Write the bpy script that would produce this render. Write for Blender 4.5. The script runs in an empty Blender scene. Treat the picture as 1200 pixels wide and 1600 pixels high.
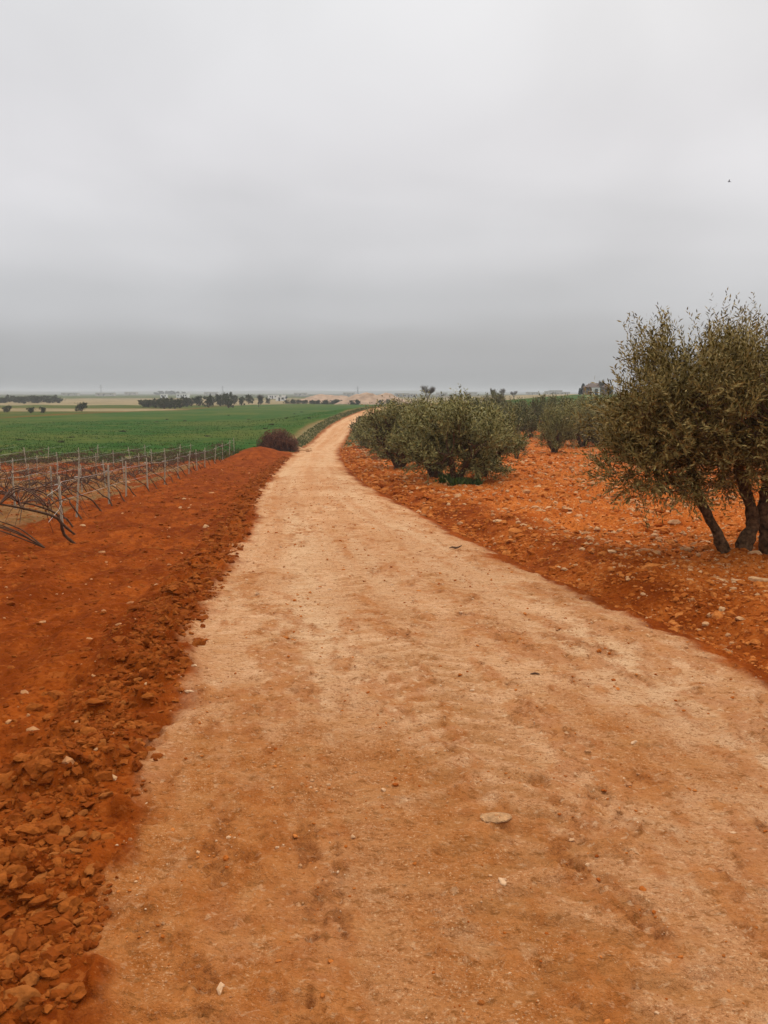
import bpy, math, random
import numpy as np
from mathutils import Vector, Matrix

R = math.radians
rng = np.random.default_rng(7)
random.seed(7)
scene = bpy.context.scene
COL = scene.collection

# ------------------------------------------------------------------ camera, sky, sun, exposure
FPX = 1256.0 / 1200.0            # focal length in frame widths
PITCH = R(8.4)
CAM_Z = 1.6
cam_d = bpy.data.cameras.new('camera')
cam_d.sensor_fit = 'HORIZONTAL'
cam_d.sensor_width = 36.0
cam_d.lens = 36.0 * FPX
cam_d.clip_start = 0.05
cam_d.clip_end = 20000
cam = bpy.data.objects.new('camera', cam_d)
COL.objects.link(cam)
cam.location = (0, 0, CAM_Z)
cam.rotation_euler = (math.pi / 2 - PITCH, 0, 0)
scene.camera = cam

SUN_EL, SUN_AZ = R(40), R(22)   # azimuth measured from +Y towards +X
world = bpy.data.worlds.new("World")
scene.world = world
world.use_nodes = True
wt = world.node_tree
wt.nodes.clear()
def N(t, typ, **kw):
    n = t.nodes.new(typ)
    for k, v in kw.items():
        if k.startswith('_'):
            n.inputs[k[1:]].default_value = v
        else:
            setattr(n, k, v)
    return n
L = lambda t, a, b: t.links.new(a, b)
wo = N(wt, 'ShaderNodeOutputWorld')
sky = N(wt, 'ShaderNodeTexSky', sky_type='NISHITA', sun_disc=False)
sky.sun_elevation = SUN_EL
sky.sun_rotation = SUN_AZ
sky.air_density = 1.5
sky.dust_density = 4.0
bg1 = N(wt, 'ShaderNodeBackground'); bg1.inputs['Strength'].default_value = 0.08
L(wt, sky.outputs[0], bg1.inputs['Color'])
tc = N(wt, 'ShaderNodeTexCoord')
sep = N(wt, 'ShaderNodeSeparateXYZ'); L(wt, tc.outputs['Generated'], sep.inputs[0])
# cloud deck seen in perspective: direction divided by its height
mx = N(wt, 'ShaderNodeMath', operation='MAXIMUM'); L(wt, sep.outputs['Z'], mx.inputs[0]); mx.inputs[1].default_value = 0.0
ad = N(wt, 'ShaderNodeMath', operation='ADD'); L(wt, mx.outputs[0], ad.inputs[0]); ad.inputs[1].default_value = 0.16
dx = N(wt, 'ShaderNodeMath', operation='DIVIDE'); L(wt, sep.outputs['X'], dx.inputs[0]); L(wt, ad.outputs[0], dx.inputs[1])
dy = N(wt, 'ShaderNodeMath', operation='DIVIDE'); L(wt, sep.outputs['Y'], dy.inputs[0]); L(wt, ad.outputs[0], dy.inputs[1])
cb = N(wt, 'ShaderNodeCombineXYZ'); L(wt, dx.outputs[0], cb.inputs[0]); L(wt, dy.outputs[0], cb.inputs[1])
nz = N(wt, 'ShaderNodeTexNoise'); nz.inputs['Scale'].default_value = 0.95; nz.inputs['Detail'].default_value = 4.5
nz.inputs['Roughness'].default_value = 0.42; nz.inputs['Distortion'].default_value = 0.25
L(wt, cb.outputs[0], nz.inputs['Vector'])
ns0 = N(wt, 'ShaderNodeMath', operation='SUBTRACT'); L(wt, nz.outputs['Fac'], ns0.inputs[0]); ns0.inputs[1].default_value = 0.5
lowf = N(wt, 'ShaderNodeMapRange', interpolation_type='SMOOTHSTEP'); L(wt, mx.outputs[0], lowf.inputs[0])
for _i, _v in zip((1, 2, 3, 4), (0.0, 0.24, 0.12, 1.0)): lowf.inputs[_i].default_value = _v
ns = N(wt, 'ShaderNodeMath', operation='MULTIPLY'); L(wt, ns0.outputs[0], ns.inputs[0]); L(wt, lowf.outputs[0], ns.inputs[1])
nf = N(wt, 'ShaderNodeMath', operation='MULTIPLY'); L(wt, ns.outputs[0], nf.inputs[0]); nf.inputs[1].default_value = 0.075
ze = N(wt, 'ShaderNodeMath', operation='ADD'); L(wt, mx.outputs[0], ze.inputs[0]); L(wt, nf.outputs[0], ze.inputs[1])
rp = N(wt, 'ShaderNodeValToRGB'); L(wt, ze.outputs[0], rp.inputs[0])
def s2l(c):
    return tuple(((v / 255) / 12.92 if v / 255 <= .04045 else (((v / 255) + .055) / 1.055) ** 2.4) for v in c)
els = [(0.0, s2l((158, 160, 161))), (0.045, s2l((172, 173, 175))), (0.107, s2l((193, 194, 197))), (0.17, s2l((208, 208, 211))),
       (0.26, s2l((222, 221, 224))), (0.42, s2l((226, 226, 228)))]
cr = rp.color_ramp
while len(cr.elements) < len(els) + 2:
    cr.elements.new(0.5)
for e, (p, c) in zip(cr.elements, els + [(0.7, (1.5, 1.48, 1.43)), (1.0, (2.0, 1.96, 1.88))]):
    e.position = p
    e.color = (*c, 1)
cr.interpolation = 'EASE'
nz2 = N(wt, 'ShaderNodeTexNoise'); nz2.inputs['Scale'].default_value = 3.2; nz2.inputs['Detail'].default_value = 3.0; nz2.inputs['Distortion'].default_value = .4
L(wt, tc.outputs['Generated'], nz2.inputs['Vector'])
ns2 = N(wt, 'ShaderNodeMath', operation='MULTIPLY_ADD'); L(wt, nz2.outputs['Fac'], ns2.inputs[0]); ns2.inputs[1].default_value = .22; ns2.inputs[2].default_value = .92
nb = N(wt, 'ShaderNodeMath', operation='MULTIPLY_ADD'); L(wt, ns.outputs[0], nb.inputs[0]); nb.inputs[1].default_value = 0.36; nb.inputs[2].default_value = 1.0
bg2 = N(wt, 'ShaderNodeBackground'); L(wt, rp.outputs[0], bg2.inputs['Color']); nb3 = N(wt, 'ShaderNodeMath', operation='MULTIPLY'); L(wt, nb.outputs[0], nb3.inputs[0]); L(wt, ns2.outputs[0], nb3.inputs[1]); L(wt, nb3.outputs[0], bg2.inputs['Strength'])
mixw = N(wt, 'ShaderNodeMixShader'); mixw.inputs[0].default_value = 0.97
L(wt, bg1.outputs[0], mixw.inputs[1]); L(wt, bg2.outputs[0], mixw.inputs[2]); L(wt, mixw.outputs[0], wo.inputs['Surface'])

sun_d = bpy.data.lights.new('sun', 'SUN')
sun_d.energy = 1.5
sun_d.angle = R(12)
sun_d.color = (1.0, 0.95, 0.88)
sun = bpy.data.objects.new('sun', sun_d)
COL.objects.link(sun)
sdir = Vector((math.sin(SUN_AZ) * math.cos(SUN_EL), math.cos(SUN_AZ) * math.cos(SUN_EL), math.sin(SUN_EL)))
sun.rotation_euler = sdir.to_track_quat('Z', 'Y').to_euler()
sun.location = (0, 0, 30)

scene.view_settings.view_transform = 'Standard'
scene.view_settings.look = 'None'
scene.view_settings.exposure = 0.0
scene.view_settings.gamma = 1.0
scene.view_settings.use_curve_mapping = False
scene.cycles.max_bounces = 5
scene.cycles.volume_bounces = 0
scene.cycles.use_adaptive_sampling = False
scene.cycles.use_denoising = True

# ------------------------------------------------------------------ noise and mesh helpers
_T = np.random.default_rng(3).random((256, 256)).astype(np.float64)
def vnoise(x, y, seed=0):
    x = x + seed * 17.31; y = y + seed * 9.77
    xi = np.floor(x).astype(np.int64); yi = np.floor(y).astype(np.int64)
    xf = x - xi; yf = y - yi
    u = xf * xf * xf * (xf * (xf * 6 - 15) + 10); v = yf * yf * yf * (yf * (yf * 6 - 15) + 10)
    a = _T[xi & 255, yi & 255]; b = _T[(xi + 1) & 255, yi & 255]
    c = _T[xi & 255, (yi + 1) & 255]; d = _T[(xi + 1) & 255, (yi + 1) & 255]
    return (a + (b - a) * u) * (1 - v) + (c + (d - c) * u) * v
def fbm(x, y, octv=4, seed=0, gain=0.5, lac=2.07):
    s = np.zeros_like(x); amp = 1.0; tot = 0.0
    for i in range(octv):
        s = s + amp * vnoise(x, y, seed + i * 3)
        tot += amp; amp *= gain
        x, y = (x * .8 - y * .6) * lac, (x * .6 + y * .8) * lac
    return s / tot
def sstep(a, b, x):
    t = np.clip((x - a) / (b - a), 0, 1)
    return t * t * (3 - 2 * t)

def mesh_np(name, V, F, mats=(), mat_idx=None, smooth=True, attrs=None):
    """V (n,3); F (m,k) faces all with k corners"""
    me = bpy.data.meshes.new(name)
    V = np.asarray(V, dtype=np.float32); F = np.asarray(F, dtype=np.int32)
    m, k = F.shape
    me.vertices.add(len(V)); me.vertices.foreach_set('co', V.ravel())
    me.loops.add(m * k); me.loops.foreach_set('vertex_index', F.ravel())
    me.polygons.add(m); me.polygons.foreach_set('loop_start', np.arange(0, m * k, k, dtype=np.int32))
    me.polygons.foreach_set('loop_total', np.full(m, k, dtype=np.int32))
    me.polygons.foreach_set('use_smooth', np.full(m, smooth, dtype=bool))
    for mt in mats:
        me.materials.append(mt)
    if mat_idx is not None:
        me.polygons.foreach_set('material_index', np.asarray(mat_idx, dtype=np.int32))
    if attrs:
        for an, av in attrs.items():
            av = np.asarray(av, dtype=np.float32)
            if av.ndim == 1:
                a = me.attributes.new(an, 'FLOAT', 'POINT'); a.data.foreach_set('value', av)
            else:
                a = me.attributes.new(an, 'FLOAT_VECTOR', 'POINT'); a.data.foreach_set('vector', av.ravel())
    me.update(calc_edges=True)
    return me

def add_obj(name, me, parent=None, loc=None, rot=None, scale=None, label=None, cat=None, group=None, kind=None):
    o = bpy.data.objects.new(name, me)
    COL.objects.link(o)
    if parent is not None:
        o.parent = parent
    if loc is not None: o.location = loc
    if rot is not None: o.rotation_euler = rot
    if scale is not None: o.scale = scale
    for k, v in (('label', label), ('category', cat), ('group', group), ('kind', kind)):
        if v: o[k] = v
    return o
def copy_thing(o, loc, rotz, sc, label, group):
    r = o.copy(); COL.objects.link(r)
    r.location = loc; r.rotation_euler = (0, 0, rotz); r.scale = sc
    r['label'] = label; r['group'] = group
    for ch in o.children:
        c = ch.copy(); COL.objects.link(c); c.parent = r
    return r

class MB:
    """collects quads / triangles as quads"""
    def __init__(s): s.V = []; s.F = []; s.n = 0
    def add(s, V, F):
        s.V.append(np.asarray(V, float)); s.F.append(np.asarray(F, int) + s.n); s.n += len(V)
    def box(s, x0, x1, y0, y1, z0, z1):
        V = [(x, y, z) for x in (x0, x1) for y in (y0, y1) for z in (z0, z1)]
        s.add(V, [(0, 1, 3, 2), (4, 6, 7, 5), (0, 4, 5, 1), (2, 3, 7, 6), (0, 2, 6, 4), (1, 5, 7, 3)])
    def tube(s, P, rad, n=6, wob=0.0):
        P = np.asarray(P, float); m = len(P)
        rad = np.broadcast_to(np.asarray(rad, float), (m,))
        T = np.gradient(P, axis=0); T /= np.linalg.norm(T, axis=1)[:, None] + 1e-9
        ref = np.array([.31, .17, .93]) if abs(T[0][2]) < .8 else np.array([.93, .3, .1])
        A = np.cross(T, ref); A /= np.linalg.norm(A, axis=1)[:, None] + 1e-9
        B = np.cross(T, A)
        th = np.arange(n) / n * 2 * math.pi
        rr = rad[:, None] * (1 + (rng.random((m, n)) - .5) * wob)
        V = P[:, None, :] + rr[..., None] * (np.cos(th)[None, :, None] * A[:, None, :] + np.sin(th)[None, :, None] * B[:, None, :])
        V = V.reshape(-1, 3)
        i = np.arange(m - 1)[:, None] * n; j = np.arange(n)[None, :]; j2 = (j + 1) % n
        F = np.stack([i + j, i + j2, i + n + j2, i + n + j], -1).reshape(-1, 4)
        V = np.vstack([V, P[0], P[-1]])
        caps = [(m * n, (k + 1) % n, k, k) for k in range(n)] + [(m * n + 1, (m - 1) * n + k, (m - 1) * n + (k + 1) % n, (m - 1) * n + (k + 1) % n) for k in range(n)]
        s.add(V, F)
        # caps as tiny fans (degenerate-free: use mid ring point)
    def mesh(s, name, mats, smooth=True):
        return mesh_np(name, np.vstack(s.V), np.vstack(s.F), mats, smooth=smooth)

# ------------------------------------------------------------------ terrain shape
yR = [-30, 0, 4.6, 7.5, 13, 19, 30, 48, 65, 70, 85, 105, 120, 150, 250, 450, 1000, 2500, 4500, 6000]
zR = [.2, 0, 0, -.22, -.62, -.92, -1.5, -2.2, -2.72, -2.72, -2.1, -1.25, -.75, -.45, -1.0, -1.4, -1.2, -.6, 0, 0]
yL = [-30, 0, 5, 13, 30, 48, 65, 100, 250, 500, 1000, 2500, 4500, 6000]
zL = [.1, -.1, -.15, -.85, -1.9, -2.3, -2.5, -2.5, -2.5, -2.2, -1.2, -.6, 1.0, 1.0]
yO = [-30, 0, 8, 13, 25, 46, 62, 80, 120, 160, 250, 330, 500, 1000, 2500, 4500, 6000]
zO = [.2, .02, -.16, -.45, -1.1, -1.72, -2.0, -1.7, -.6, .1, 1.1, 1.2, .3, -.4, -.4, .6, .6]
# road centre line: y, x
yC = [-30, 0, 1.8, 3, 4.6, 7.5, 13, 19, 30, 48, 65, 70, 85, 95, 105, 120, 140, 170, 210, 300]
xC = [3.2, 1.02, .86, .70, .47, .08, -.58, -1.42, -2.68, -4.1, -5.0, -5.0, -4.75, -4.1, -3.1, -1.0, 3.2, 12, 24, 60]
def smooth_interp(x, xs, ys):
    # monotone-ish cubic (Catmull-Rom on non uniform knots)
    xs = np.asarray(xs, float); ys = np.asarray(ys, float)
    d = np.diff(ys) / np.diff(xs)
    m = np.zeros_like(ys)
    m[1:-1] = (d[:-1] + d[1:]) / 2; m[0] = d[0]; m[-1] = d[-1]
    m[1:-1] = np.where(d[:-1] * d[1:] <= 0, 0, m[1:-1])
    lim = 3 * np.minimum(np.abs(np.r_[d[0], d]), np.abs(np.r_[d, d[-1]]))
    m = np.sign(m) * np.minimum(np.abs(m), lim)
    x = np.clip(x, xs[0], xs[-1])
    i = np.clip(np.searchsorted(xs, x) - 1, 0, len(xs) - 2)
    h = xs[i + 1] - xs[i]; t = (x - xs[i]) / h
    return ((2 * t**3 - 3 * t**2 + 1) * ys[i] + (t**3 - 2 * t**2 + t) * h * m[i] + (-2 * t**3 + 3 * t**2) * ys[i + 1] + (t**3 - t**2) * h * m[i + 1])
def centre(Y): return smooth_interp(Y, yC, xC)
def halfw(Y): return np.interp(Y, [0, 5, 13, 30, 48, 65, 85, 130], [1.69, 1.6, 1.6, 1.5, 1.42, 1.35, 1.25, 1.2])
def slope_c(Y):
    return (centre(Y + .5) - centre(Y - .5))
def lateral(X, Y):
    s = slope_c(Y)
    return (X - centre(Y)) / np.sqrt(1 + s * s)
def H(X, Y):
    X = np.asarray(X, float); Y = np.asarray(Y, float)
    t = lateral(X, Y); hw = halfw(Y)
    zr = smooth_interp(Y, yR, zR); zl = smooth_interp(Y, yL, zL); zo = smooth_interp(Y, yO, zO)
    spread = 4 + np.clip(Y, 0, 200) * .10
    wl = sstep(hw + .5, hw + spread + 3, -t); wo_ = sstep(hw + .5, hw + spread * .8, t)
    z = zr * (1 - wl - wo_) + zl * wl + zo * wo_
    near = 1 - sstep(60, 110, Y)
    # road crown and ditch, bank on the right, spoil bank on the left
    z = z - .018 * (t / 1.6) ** 2 * (np.abs(t) < hw) - (np.abs(t) >= hw) * .018
    e = t - hw
    z = z + near * (-.13 * np.exp(-((e - .45) / .28) ** 2) + .10 * np.exp(-((e - 1.25) / .5) ** 2) * np.interp(Y, [0, 6, 40], [.4, 1, 1]))
    e2 = -t - hw
    z = z + near * (.05 * np.exp(-((e2 - .35) / .28) ** 2) - .07 * np.exp(-((e2 - 1.3) / .6) ** 2))
    # heaped red bank left of the road before the brushwood
    z = z + .62 * np.exp(-((Y - 50) / 4.5) ** 2) * np.exp(-((e2 - 2.0) / 1.5) ** 2)
    # distant low ridge
    z = z + sstep(2300, 4200, Y) * 26 * fbm(X / 900., Y / 900., 3, 5) * (1 - sstep(-.1, .25, X / (Y + 1)) * .55)
    # broad undulation
    z = z + (fbm(X / 9., Y / 9., 2, 11) - .5) * .16 * sstep(3, 12, np.abs(t)) * (1 + sstep(150, 600, Y) * 4)
    # mound under the big olive
    z = z + .10 * np.exp(-(((X - 4.15) / 1.0) ** 2 + ((Y - 9.3) / .8) ** 2))
    return z
def h1(x, y): return float(H(np.array([x]), np.array([y]))[0])

def ray(px, py):
    """where the line of sight through a photo pixel (1200x1600) meets the ground"""
    a = (px - 600) / 1256.0; b = (800 - py) / 1256.0
    d = Vector((a, math.cos(PITCH) + b * math.sin(PITCH), -math.sin(PITCH) + b * math.cos(PITCH)))
    y = np.exp(np.linspace(math.log(1.0), math.log(4500), 6000))
    k = y / d.y
    z = CAM_Z + k * d.z
    g = H(k * d.x, y)
    i = np.argmax(z < g)
    if not (z < g).any(): i = len(y) - 1
    return (float(k[i] * d.x), float(y[i]), float(g[i]))
def X_at(px, Y, py=640):
    # px column -> X at depth Y
    b = (800 - py) / 1256.0
    return (px - 600) / 1256.0 * Y / (math.cos(PITCH) + b * math.sin(PITCH))

# ------------------------------------------------------------------ materials
def new_mat(name):
    m = bpy.data.materials.new(name); m.use_nodes = True
    t = m.node_tree
    b = t.nodes['Principled BSDF']
    return m, t, b
def simple_mat(name, col, rough=.8, var=.25, scale=8.0, bump=.3, bscale=30., spec=.3):
    m, t, b = new_mat(name)
    tcn = N(t, 'ShaderNodeTexCoord')
    n1 = N(t, 'ShaderNodeTexNoise'); n1.inputs['Scale'].default_value = scale; n1.inputs['Detail'].default_value = 5
    L(t, tcn.outputs['Object'], n1.inputs['Vector'])
    r = N(t, 'ShaderNodeValToRGB'); L(t, n1.outputs['Fac'], r.inputs[0])
    r.color_ramp.elements[0].position = .3; r.color_ramp.elements[1].position = .7
    r.color_ramp.elements[0].color = (*[c * (1 - var) for c in col], 1)
    r.color_ramp.elements[1].color = (*[min(1, c * (1 + var)) for c in col], 1)
    L(t, r.outputs[0], b.inputs['Base Color'])
    b.inputs['Roughness'].default_value = rough
    b.inputs['Specular IOR Level'].default_value = spec
    n2 = N(t, 'ShaderNodeTexNoise'); n2.inputs['Scale'].default_value = bscale; n2.inputs['Detail'].default_value = 4
    L(t, tcn.outputs['Object'], n2.inputs['Vector'])
    bp = N(t, 'ShaderNodeBump'); bp.inputs['Strength'].default_value = bump; bp.inputs['Distance'].default_value = .02
    L(t, n2.outputs['Fac'], bp.inputs['Height']); L(t, bp.outputs[0], b.inputs['Normal'])
    return m

def rgbmix(t, fac, a, b, blend='MIX'):
    n = N(t, 'ShaderNodeMix', data_type='RGBA', blend_type=blend)
    if isinstance(fac, (int, float)): n.inputs[0].default_value = fac
    else: L(t, fac, n.inputs[0])
    for s, v in ((6, a), (7, b)):
        if isinstance(v, tuple): n.inputs[s].default_value = (*v, 1)
        else: L(t, v, n.inputs[s])
    return n.outputs[2]
def noise(t, vec, scale, detail=4, rough=.55, dist=0.):
    n = N(t, 'ShaderNodeTexNoise'); n.inputs['Scale'].default_value = scale; n.inputs['Detail'].default_value = detail
    n.inputs['Roughness'].default_value = rough; n.inputs['Distortion'].default_value = dist
    L(t, vec, n.inputs['Vector']); return n.outputs['Fac']
def mapr(t, v, a, b, c=0., d=1., sm=True):
    n = N(t, 'ShaderNodeMapRange', interpolation_type='SMOOTHSTEP' if sm else 'LINEAR')
    L(t, v, n.inputs[0])
    for i, x in zip((1, 2, 3, 4), (a, b, c, d)): n.inputs[i].default_value = x
    return n.outputs[0]
def math_(t, op, a, b=None, c=None):
    n = N(t, 'ShaderNodeMath', operation=op)
    for i, v in enumerate((a, b, c)):
        if v is None: continue
        if isinstance(v, (int, float)): n.inputs[i].default_value = v
        else: L(t, v, n.inputs[i])
    return n.outputs[0]

def ground_material():
    m, t, b = new_mat('earth')
    tcn = N(t, 'ShaderNodeTexCoord'); P = tcn.outputs['Object']
    def at(nm):
        a = N(t, 'ShaderNodeAttribute', attribute_name=nm); return a.outputs['Fac']
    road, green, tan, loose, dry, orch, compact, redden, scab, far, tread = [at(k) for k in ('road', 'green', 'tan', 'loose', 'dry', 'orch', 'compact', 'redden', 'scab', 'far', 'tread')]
    rcn = N(t, 'ShaderNodeAttribute', attribute_name='rc')
    def rcnoise(sx, sy, detail=4, rough=.6):
        vm = N(t, 'ShaderNodeVectorMath', operation='MULTIPLY'); L(t, rcn.outputs['Vector'], vm.inputs[0]); vm.inputs[1].default_value = (sx, sy, 1)
        return noise(t, vm.outputs[0], 1.0, detail, rough)
    nS = rcnoise(17, 30, 5, .66); nU = rcnoise(26, 34, 4, .6); nT = rcnoise(3.2, 8, 4, .6)
    nA = noise(t, P, .9, 4); nB = noise(t, P, 7, 5, .6); nC = noise(t, P, 38, 5, .65); nD = noise(t, P, 150, 3, .6)
    # bare red earth
    nE = noise(t, P, 95, 4, .7); nF = noise(t, P, 19, 4, .6)
    soil = rgbmix(t, mapr(t, nA, .35, .65), (.15, .025, .002), (.265, .055, .006))
    soil = rgbmix(t, math_(t, 'MULTIPLY', mapr(t, nB, .45, .75), .6), soil, (.31, .080, .012))
    soil = rgbmix(t, math_(t, 'MULTIPLY', mapr(t, nC, .35, .5, 1, 0), .55), soil, (.13, .020, .002))
    soil = rgbmix(t, math_(t, 'MULTIPLY', mapr(t, nE, .62, .70), .5), soil, (.42, .15, .045))
    nW = rcnoise(3.5, .9, 4, .6)
    soil = rgbmix(t, math_(t, 'MULTIPLY', mapr(t, nW, .40, .56, 1, 0), .55), soil, (.12, .020, .002))
    soil = rgbmix(t, math_(t, 'MULTIPLY', mapr(t, nF, .36, .47, 1, 0), .5), soil, (.10, .016, .0015))
    soil = rgbmix(t, math_(t, 'MULTIPLY', mapr(t, nF, .58, .68), .45), soil, (.36, .105, .022))
    # stony orchard earth: paler, crumbs of limestone
    osoil = rgbmix(t, mapr(t, nA, .3, .7), (.34, .076, .010), (.43, .115, .019))
    vor = N(t, 'ShaderNodeTexVoronoi'); vor.inputs['Scale'].default_value = 14; L(t, P, vor.inputs['Vector'])
    vor2 = N(t, 'ShaderNodeTexVoronoi'); vor2.inputs['Scale'].default_value = 31; L(t, P, vor2.inputs['Vector'])
    chip = math_(t, 'MULTIPLY', mapr(t, vor.outputs['Distance'], .16, .32, 1, 0), mapr(t, nB, .40, .56))
    chip2 = math_(t, 'MULTIPLY', mapr(t, vor2.outputs['Distance'], .16, .34, 1, 0), mapr(t, nA, .36, .58))
    osoil = rgbmix(t, math_(t, 'MULTIPLY', mapr(t, nF, .36, .5, 1, 0), .75), osoil, (.15, .024, .003))
    osoil = rgbmix(t, math_(t, 'MULTIPLY', chip2, .6), osoil, (.50, .21, .065))
    osoil = rgbmix(t, math_(t, 'MULTIPLY', chip, .7), osoil, (.62, .33, .14))
    soil = rgbmix(t, orch, soil, osoil)
    # compacted pale road surface, mixed redder and darker towards the near end
    rb = rgbmix(t, mapr(t, nA, .3, .7), (.52, .275, .137), (.61, .35, .19))
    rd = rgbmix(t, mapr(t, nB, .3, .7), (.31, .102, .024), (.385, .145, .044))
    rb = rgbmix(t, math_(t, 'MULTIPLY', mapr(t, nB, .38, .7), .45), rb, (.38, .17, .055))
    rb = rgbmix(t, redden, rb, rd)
    nG = noise(t, P, 2.6, 5, .65)
    rb = rgbmix(t, math_(t, 'MULTIPLY', mapr(t, nG, .54, .68), .40), rb, (.47, .28, .15))
    rb = rgbmix(t, math_(t, 'MULTIPLY', mapr(t, nG, .66, .76), .6), rb, (.60, .43, .28))
    rb = rgbmix(t, math_(t, 'MULTIPLY', compact, .65), rb, (.58, .37, .21))
    rb = rgbmix(t, math_(t, 'MULTIPLY', mapr(t, nF, .56, .70), .35), rb, (.50, .28, .13))
    rb = rgbmix(t, math_(t, 'MULTIPLY', mapr(t, nC, .34, .46, 1, 0), .62), rb, (.20, .062, .012))
    rb = rgbmix(t, math_(t, 'MULTIPLY', mapr(t, nE, .36, .44, 1, 0), .62), rb, (.15, .045, .008))
    rb = rgbmix(t, math_(t, 'MULTIPLY', mapr(t, nE, .57, .66), .6), rb, (.62, .39, .21))
    rb = rgbmix(t, math_(t, 'MULTIPLY', mapr(t, nD, .62, .7), .5), rb, (.66, .44, .25))
    rb = rgbmix(t, math_(t, 'MULTIPLY', mapr(t, nT, .50, .64), .45), rb, (.39, .165, .055))
    rb = rgbmix(t, math_(t, 'MULTIPLY', tread, .52), rb, (.31, .125, .038))
    rb = rgbmix(t, math_(t, 'MULTIPLY', loose, .55), rb, rgbmix(t, mapr(t, nB, .35, .65), (.30, .082, .015), (.38, .130, .032)))
    rb = rgbmix(t, math_(t, 'MULTIPLY', math_(t, 'MULTIPLY', scab, mapr(t, nE, .38, .56, .25, 1.)), .6), rb, rgbmix(t, mapr(t, nC, .4, .6), (.115, .028, .005), (.29, .095, .022)))
    rb = rgbmix(t, math_(t, 'MULTIPLY', mapr(t, nS, .36, .45, 1, 0), .62), rb, (.19, .068, .016))  # dark strokes: shadow lines of small lug ledges put into the colour
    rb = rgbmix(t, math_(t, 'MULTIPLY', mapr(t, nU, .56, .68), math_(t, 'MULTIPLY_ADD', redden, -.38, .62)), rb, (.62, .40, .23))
    col = rgbmix(t, road, soil, rb)
    # crop and stubble
    gA = noise(t, P, .05, 4, .6); gB = noise(t, P, .5, 5, .65); gC = noise(t, P, 3.5, 4, .6)
    gr = rgbmix(t, mapr(t, gA, .4, .62), (.022, .066, .008), (.062, .082, .013))
    gr = rgbmix(t, math_(t, 'MULTIPLY', mapr(t, gB, .5, .72), .6), gr, (.12, .105, .028))
    gr = rgbmix(t, math_(t, 'MULTIPLY', mapr(t, gB, .25, .42, 1, 0), .6), gr, (.016, .048, .006))
    gr = rgbmix(t, math_(t, 'MULTIPLY', mapr(t, gC, .6, .75), .5), gr, (.12, .07, .025))
    col = rgbmix(t, green, col, gr)
    tn = rgbmix(t, mapr(t, gA, .35, .6), (.20, .15, .075), (.27, .20, .105))
    tn = rgbmix(t, math_(t, 'MULTIPLY', mapr(t, gB, .4, .7), .5), tn, (.13, .11, .05))
    col = rgbmix(t, tan, col, tn)
    tn = rgbmix(t, far, tn, rgbmix(t, mapr(t, gA, .42, .58), (.034, .044, .028), (.075, .072, .042)))
    col = rgbmix(t, tan, col, tn)
    dr = rgbmix(t, mapr(t, gC, .35, .65), (.10, .10, .035), (.24, .17, .08))
    col = rgbmix(t, dry, col, dr)
    L(t, col, b.inputs['Base Color'])
    b.inputs['Roughness'].default_value = 1.0
    b.inputs['Specular IOR Level'].default_value = .02
    hgt = math_(t, 'ADD', math_(t, 'MULTIPLY', nC, .010), math_(t, 'MULTIPLY', nD, .0035))
    hgt = math_(t, 'ADD', hgt, math_(t, 'MULTIPLY', nB, .012))
    hgt = math_(t, 'ADD', hgt, math_(t, 'MULTIPLY', math_(t, 'MULTIPLY', nS, road), .026))
    bp = N(t, 'ShaderNodeBump'); bp.inputs['Strength'].default_value = 1.0; bp.inputs['Distance'].default_value = 1.0
    L(t, math_(t, 'MULTIPLY', hgt, math_(t, 'MULTIPLY_ADD', road, -.15, 1.3)), bp.inputs['Height'])
    L(t, bp.outputs[0], b.inputs['Normal'])
    return m
M_ground = ground_material()

def island_mat(name, cA, cB, cC=None, rough=.85, bump=.5, bscale=60., trans=0., back=None, spec=.3):
    """colour varies from piece to piece"""
    m, t, b = new_mat(name)
    g = N(t, 'ShaderNodeNewGeometry')
    r = N(t, 'ShaderNodeValToRGB'); L(t, g.outputs['Random Per Island'], r.inputs[0])
    r.color_ramp.elements[0].color = (*cA, 1); r.color_ramp.elements[1].color = (*cB, 1)
    if cC: e = r.color_ramp.elements.new(.72 if back else .5); e.color = (*cC, 1)
    c = r.outputs[0]
    tcn = N(t, 'ShaderNodeTexCoord')
    n2 = N(t, 'ShaderNodeTexNoise'); n2.inputs['Scale'].default_value = bscale; n2.inputs['Detail'].default_value = 4
    L(t, tcn.outputs['Object'], n2.inputs['Vector'])
    if back:
        c = rgbmix(t, math_(t, 'MULTIPLY', g.outputs['Backfacing'], .55), c, back)
    else:
        c = rgbmix(t, mapr(t, n2.outputs['Fac'], .35, .65, 0, .35), c, tuple(x * .55 for x in cA))
    L(t, c, b.inputs['Base Color'])
    b.inputs['Roughness'].default_value = rough
    b.inputs['Specular IOR Level'].default_value = spec
    if bump:
        bp = N(t, 'ShaderNodeBump'); bp.inputs['Strength'].default_value = bump; bp.inputs['Distance'].default_value = .01
        L(t, n2.outputs['Fac'], bp.inputs['Height']); L(t, bp.outputs[0], b.inputs['Normal'])
    if trans:
        tr = N(t, 'ShaderNodeBsdfTranslucent'); L(t, c, tr.inputs['Color'])
        ms = N(t, 'ShaderNodeMixShader'); ms.inputs[0].default_value = trans
        out = t.nodes['Material Output']
        L(t, b.outputs[0], ms.inputs[1]); L(t, tr.outputs[0], ms.inputs[2]); L(t, ms.outputs[0], out.inputs['Surface'])
    return m
M_leaf = island_mat('olive_leaf', (.045, .030, .003), (.46, .37, .15), (.125, .092, .016), rough=.6, bump=0, trans=.12, back=(.31, .22, .075), spec=.12)
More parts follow.
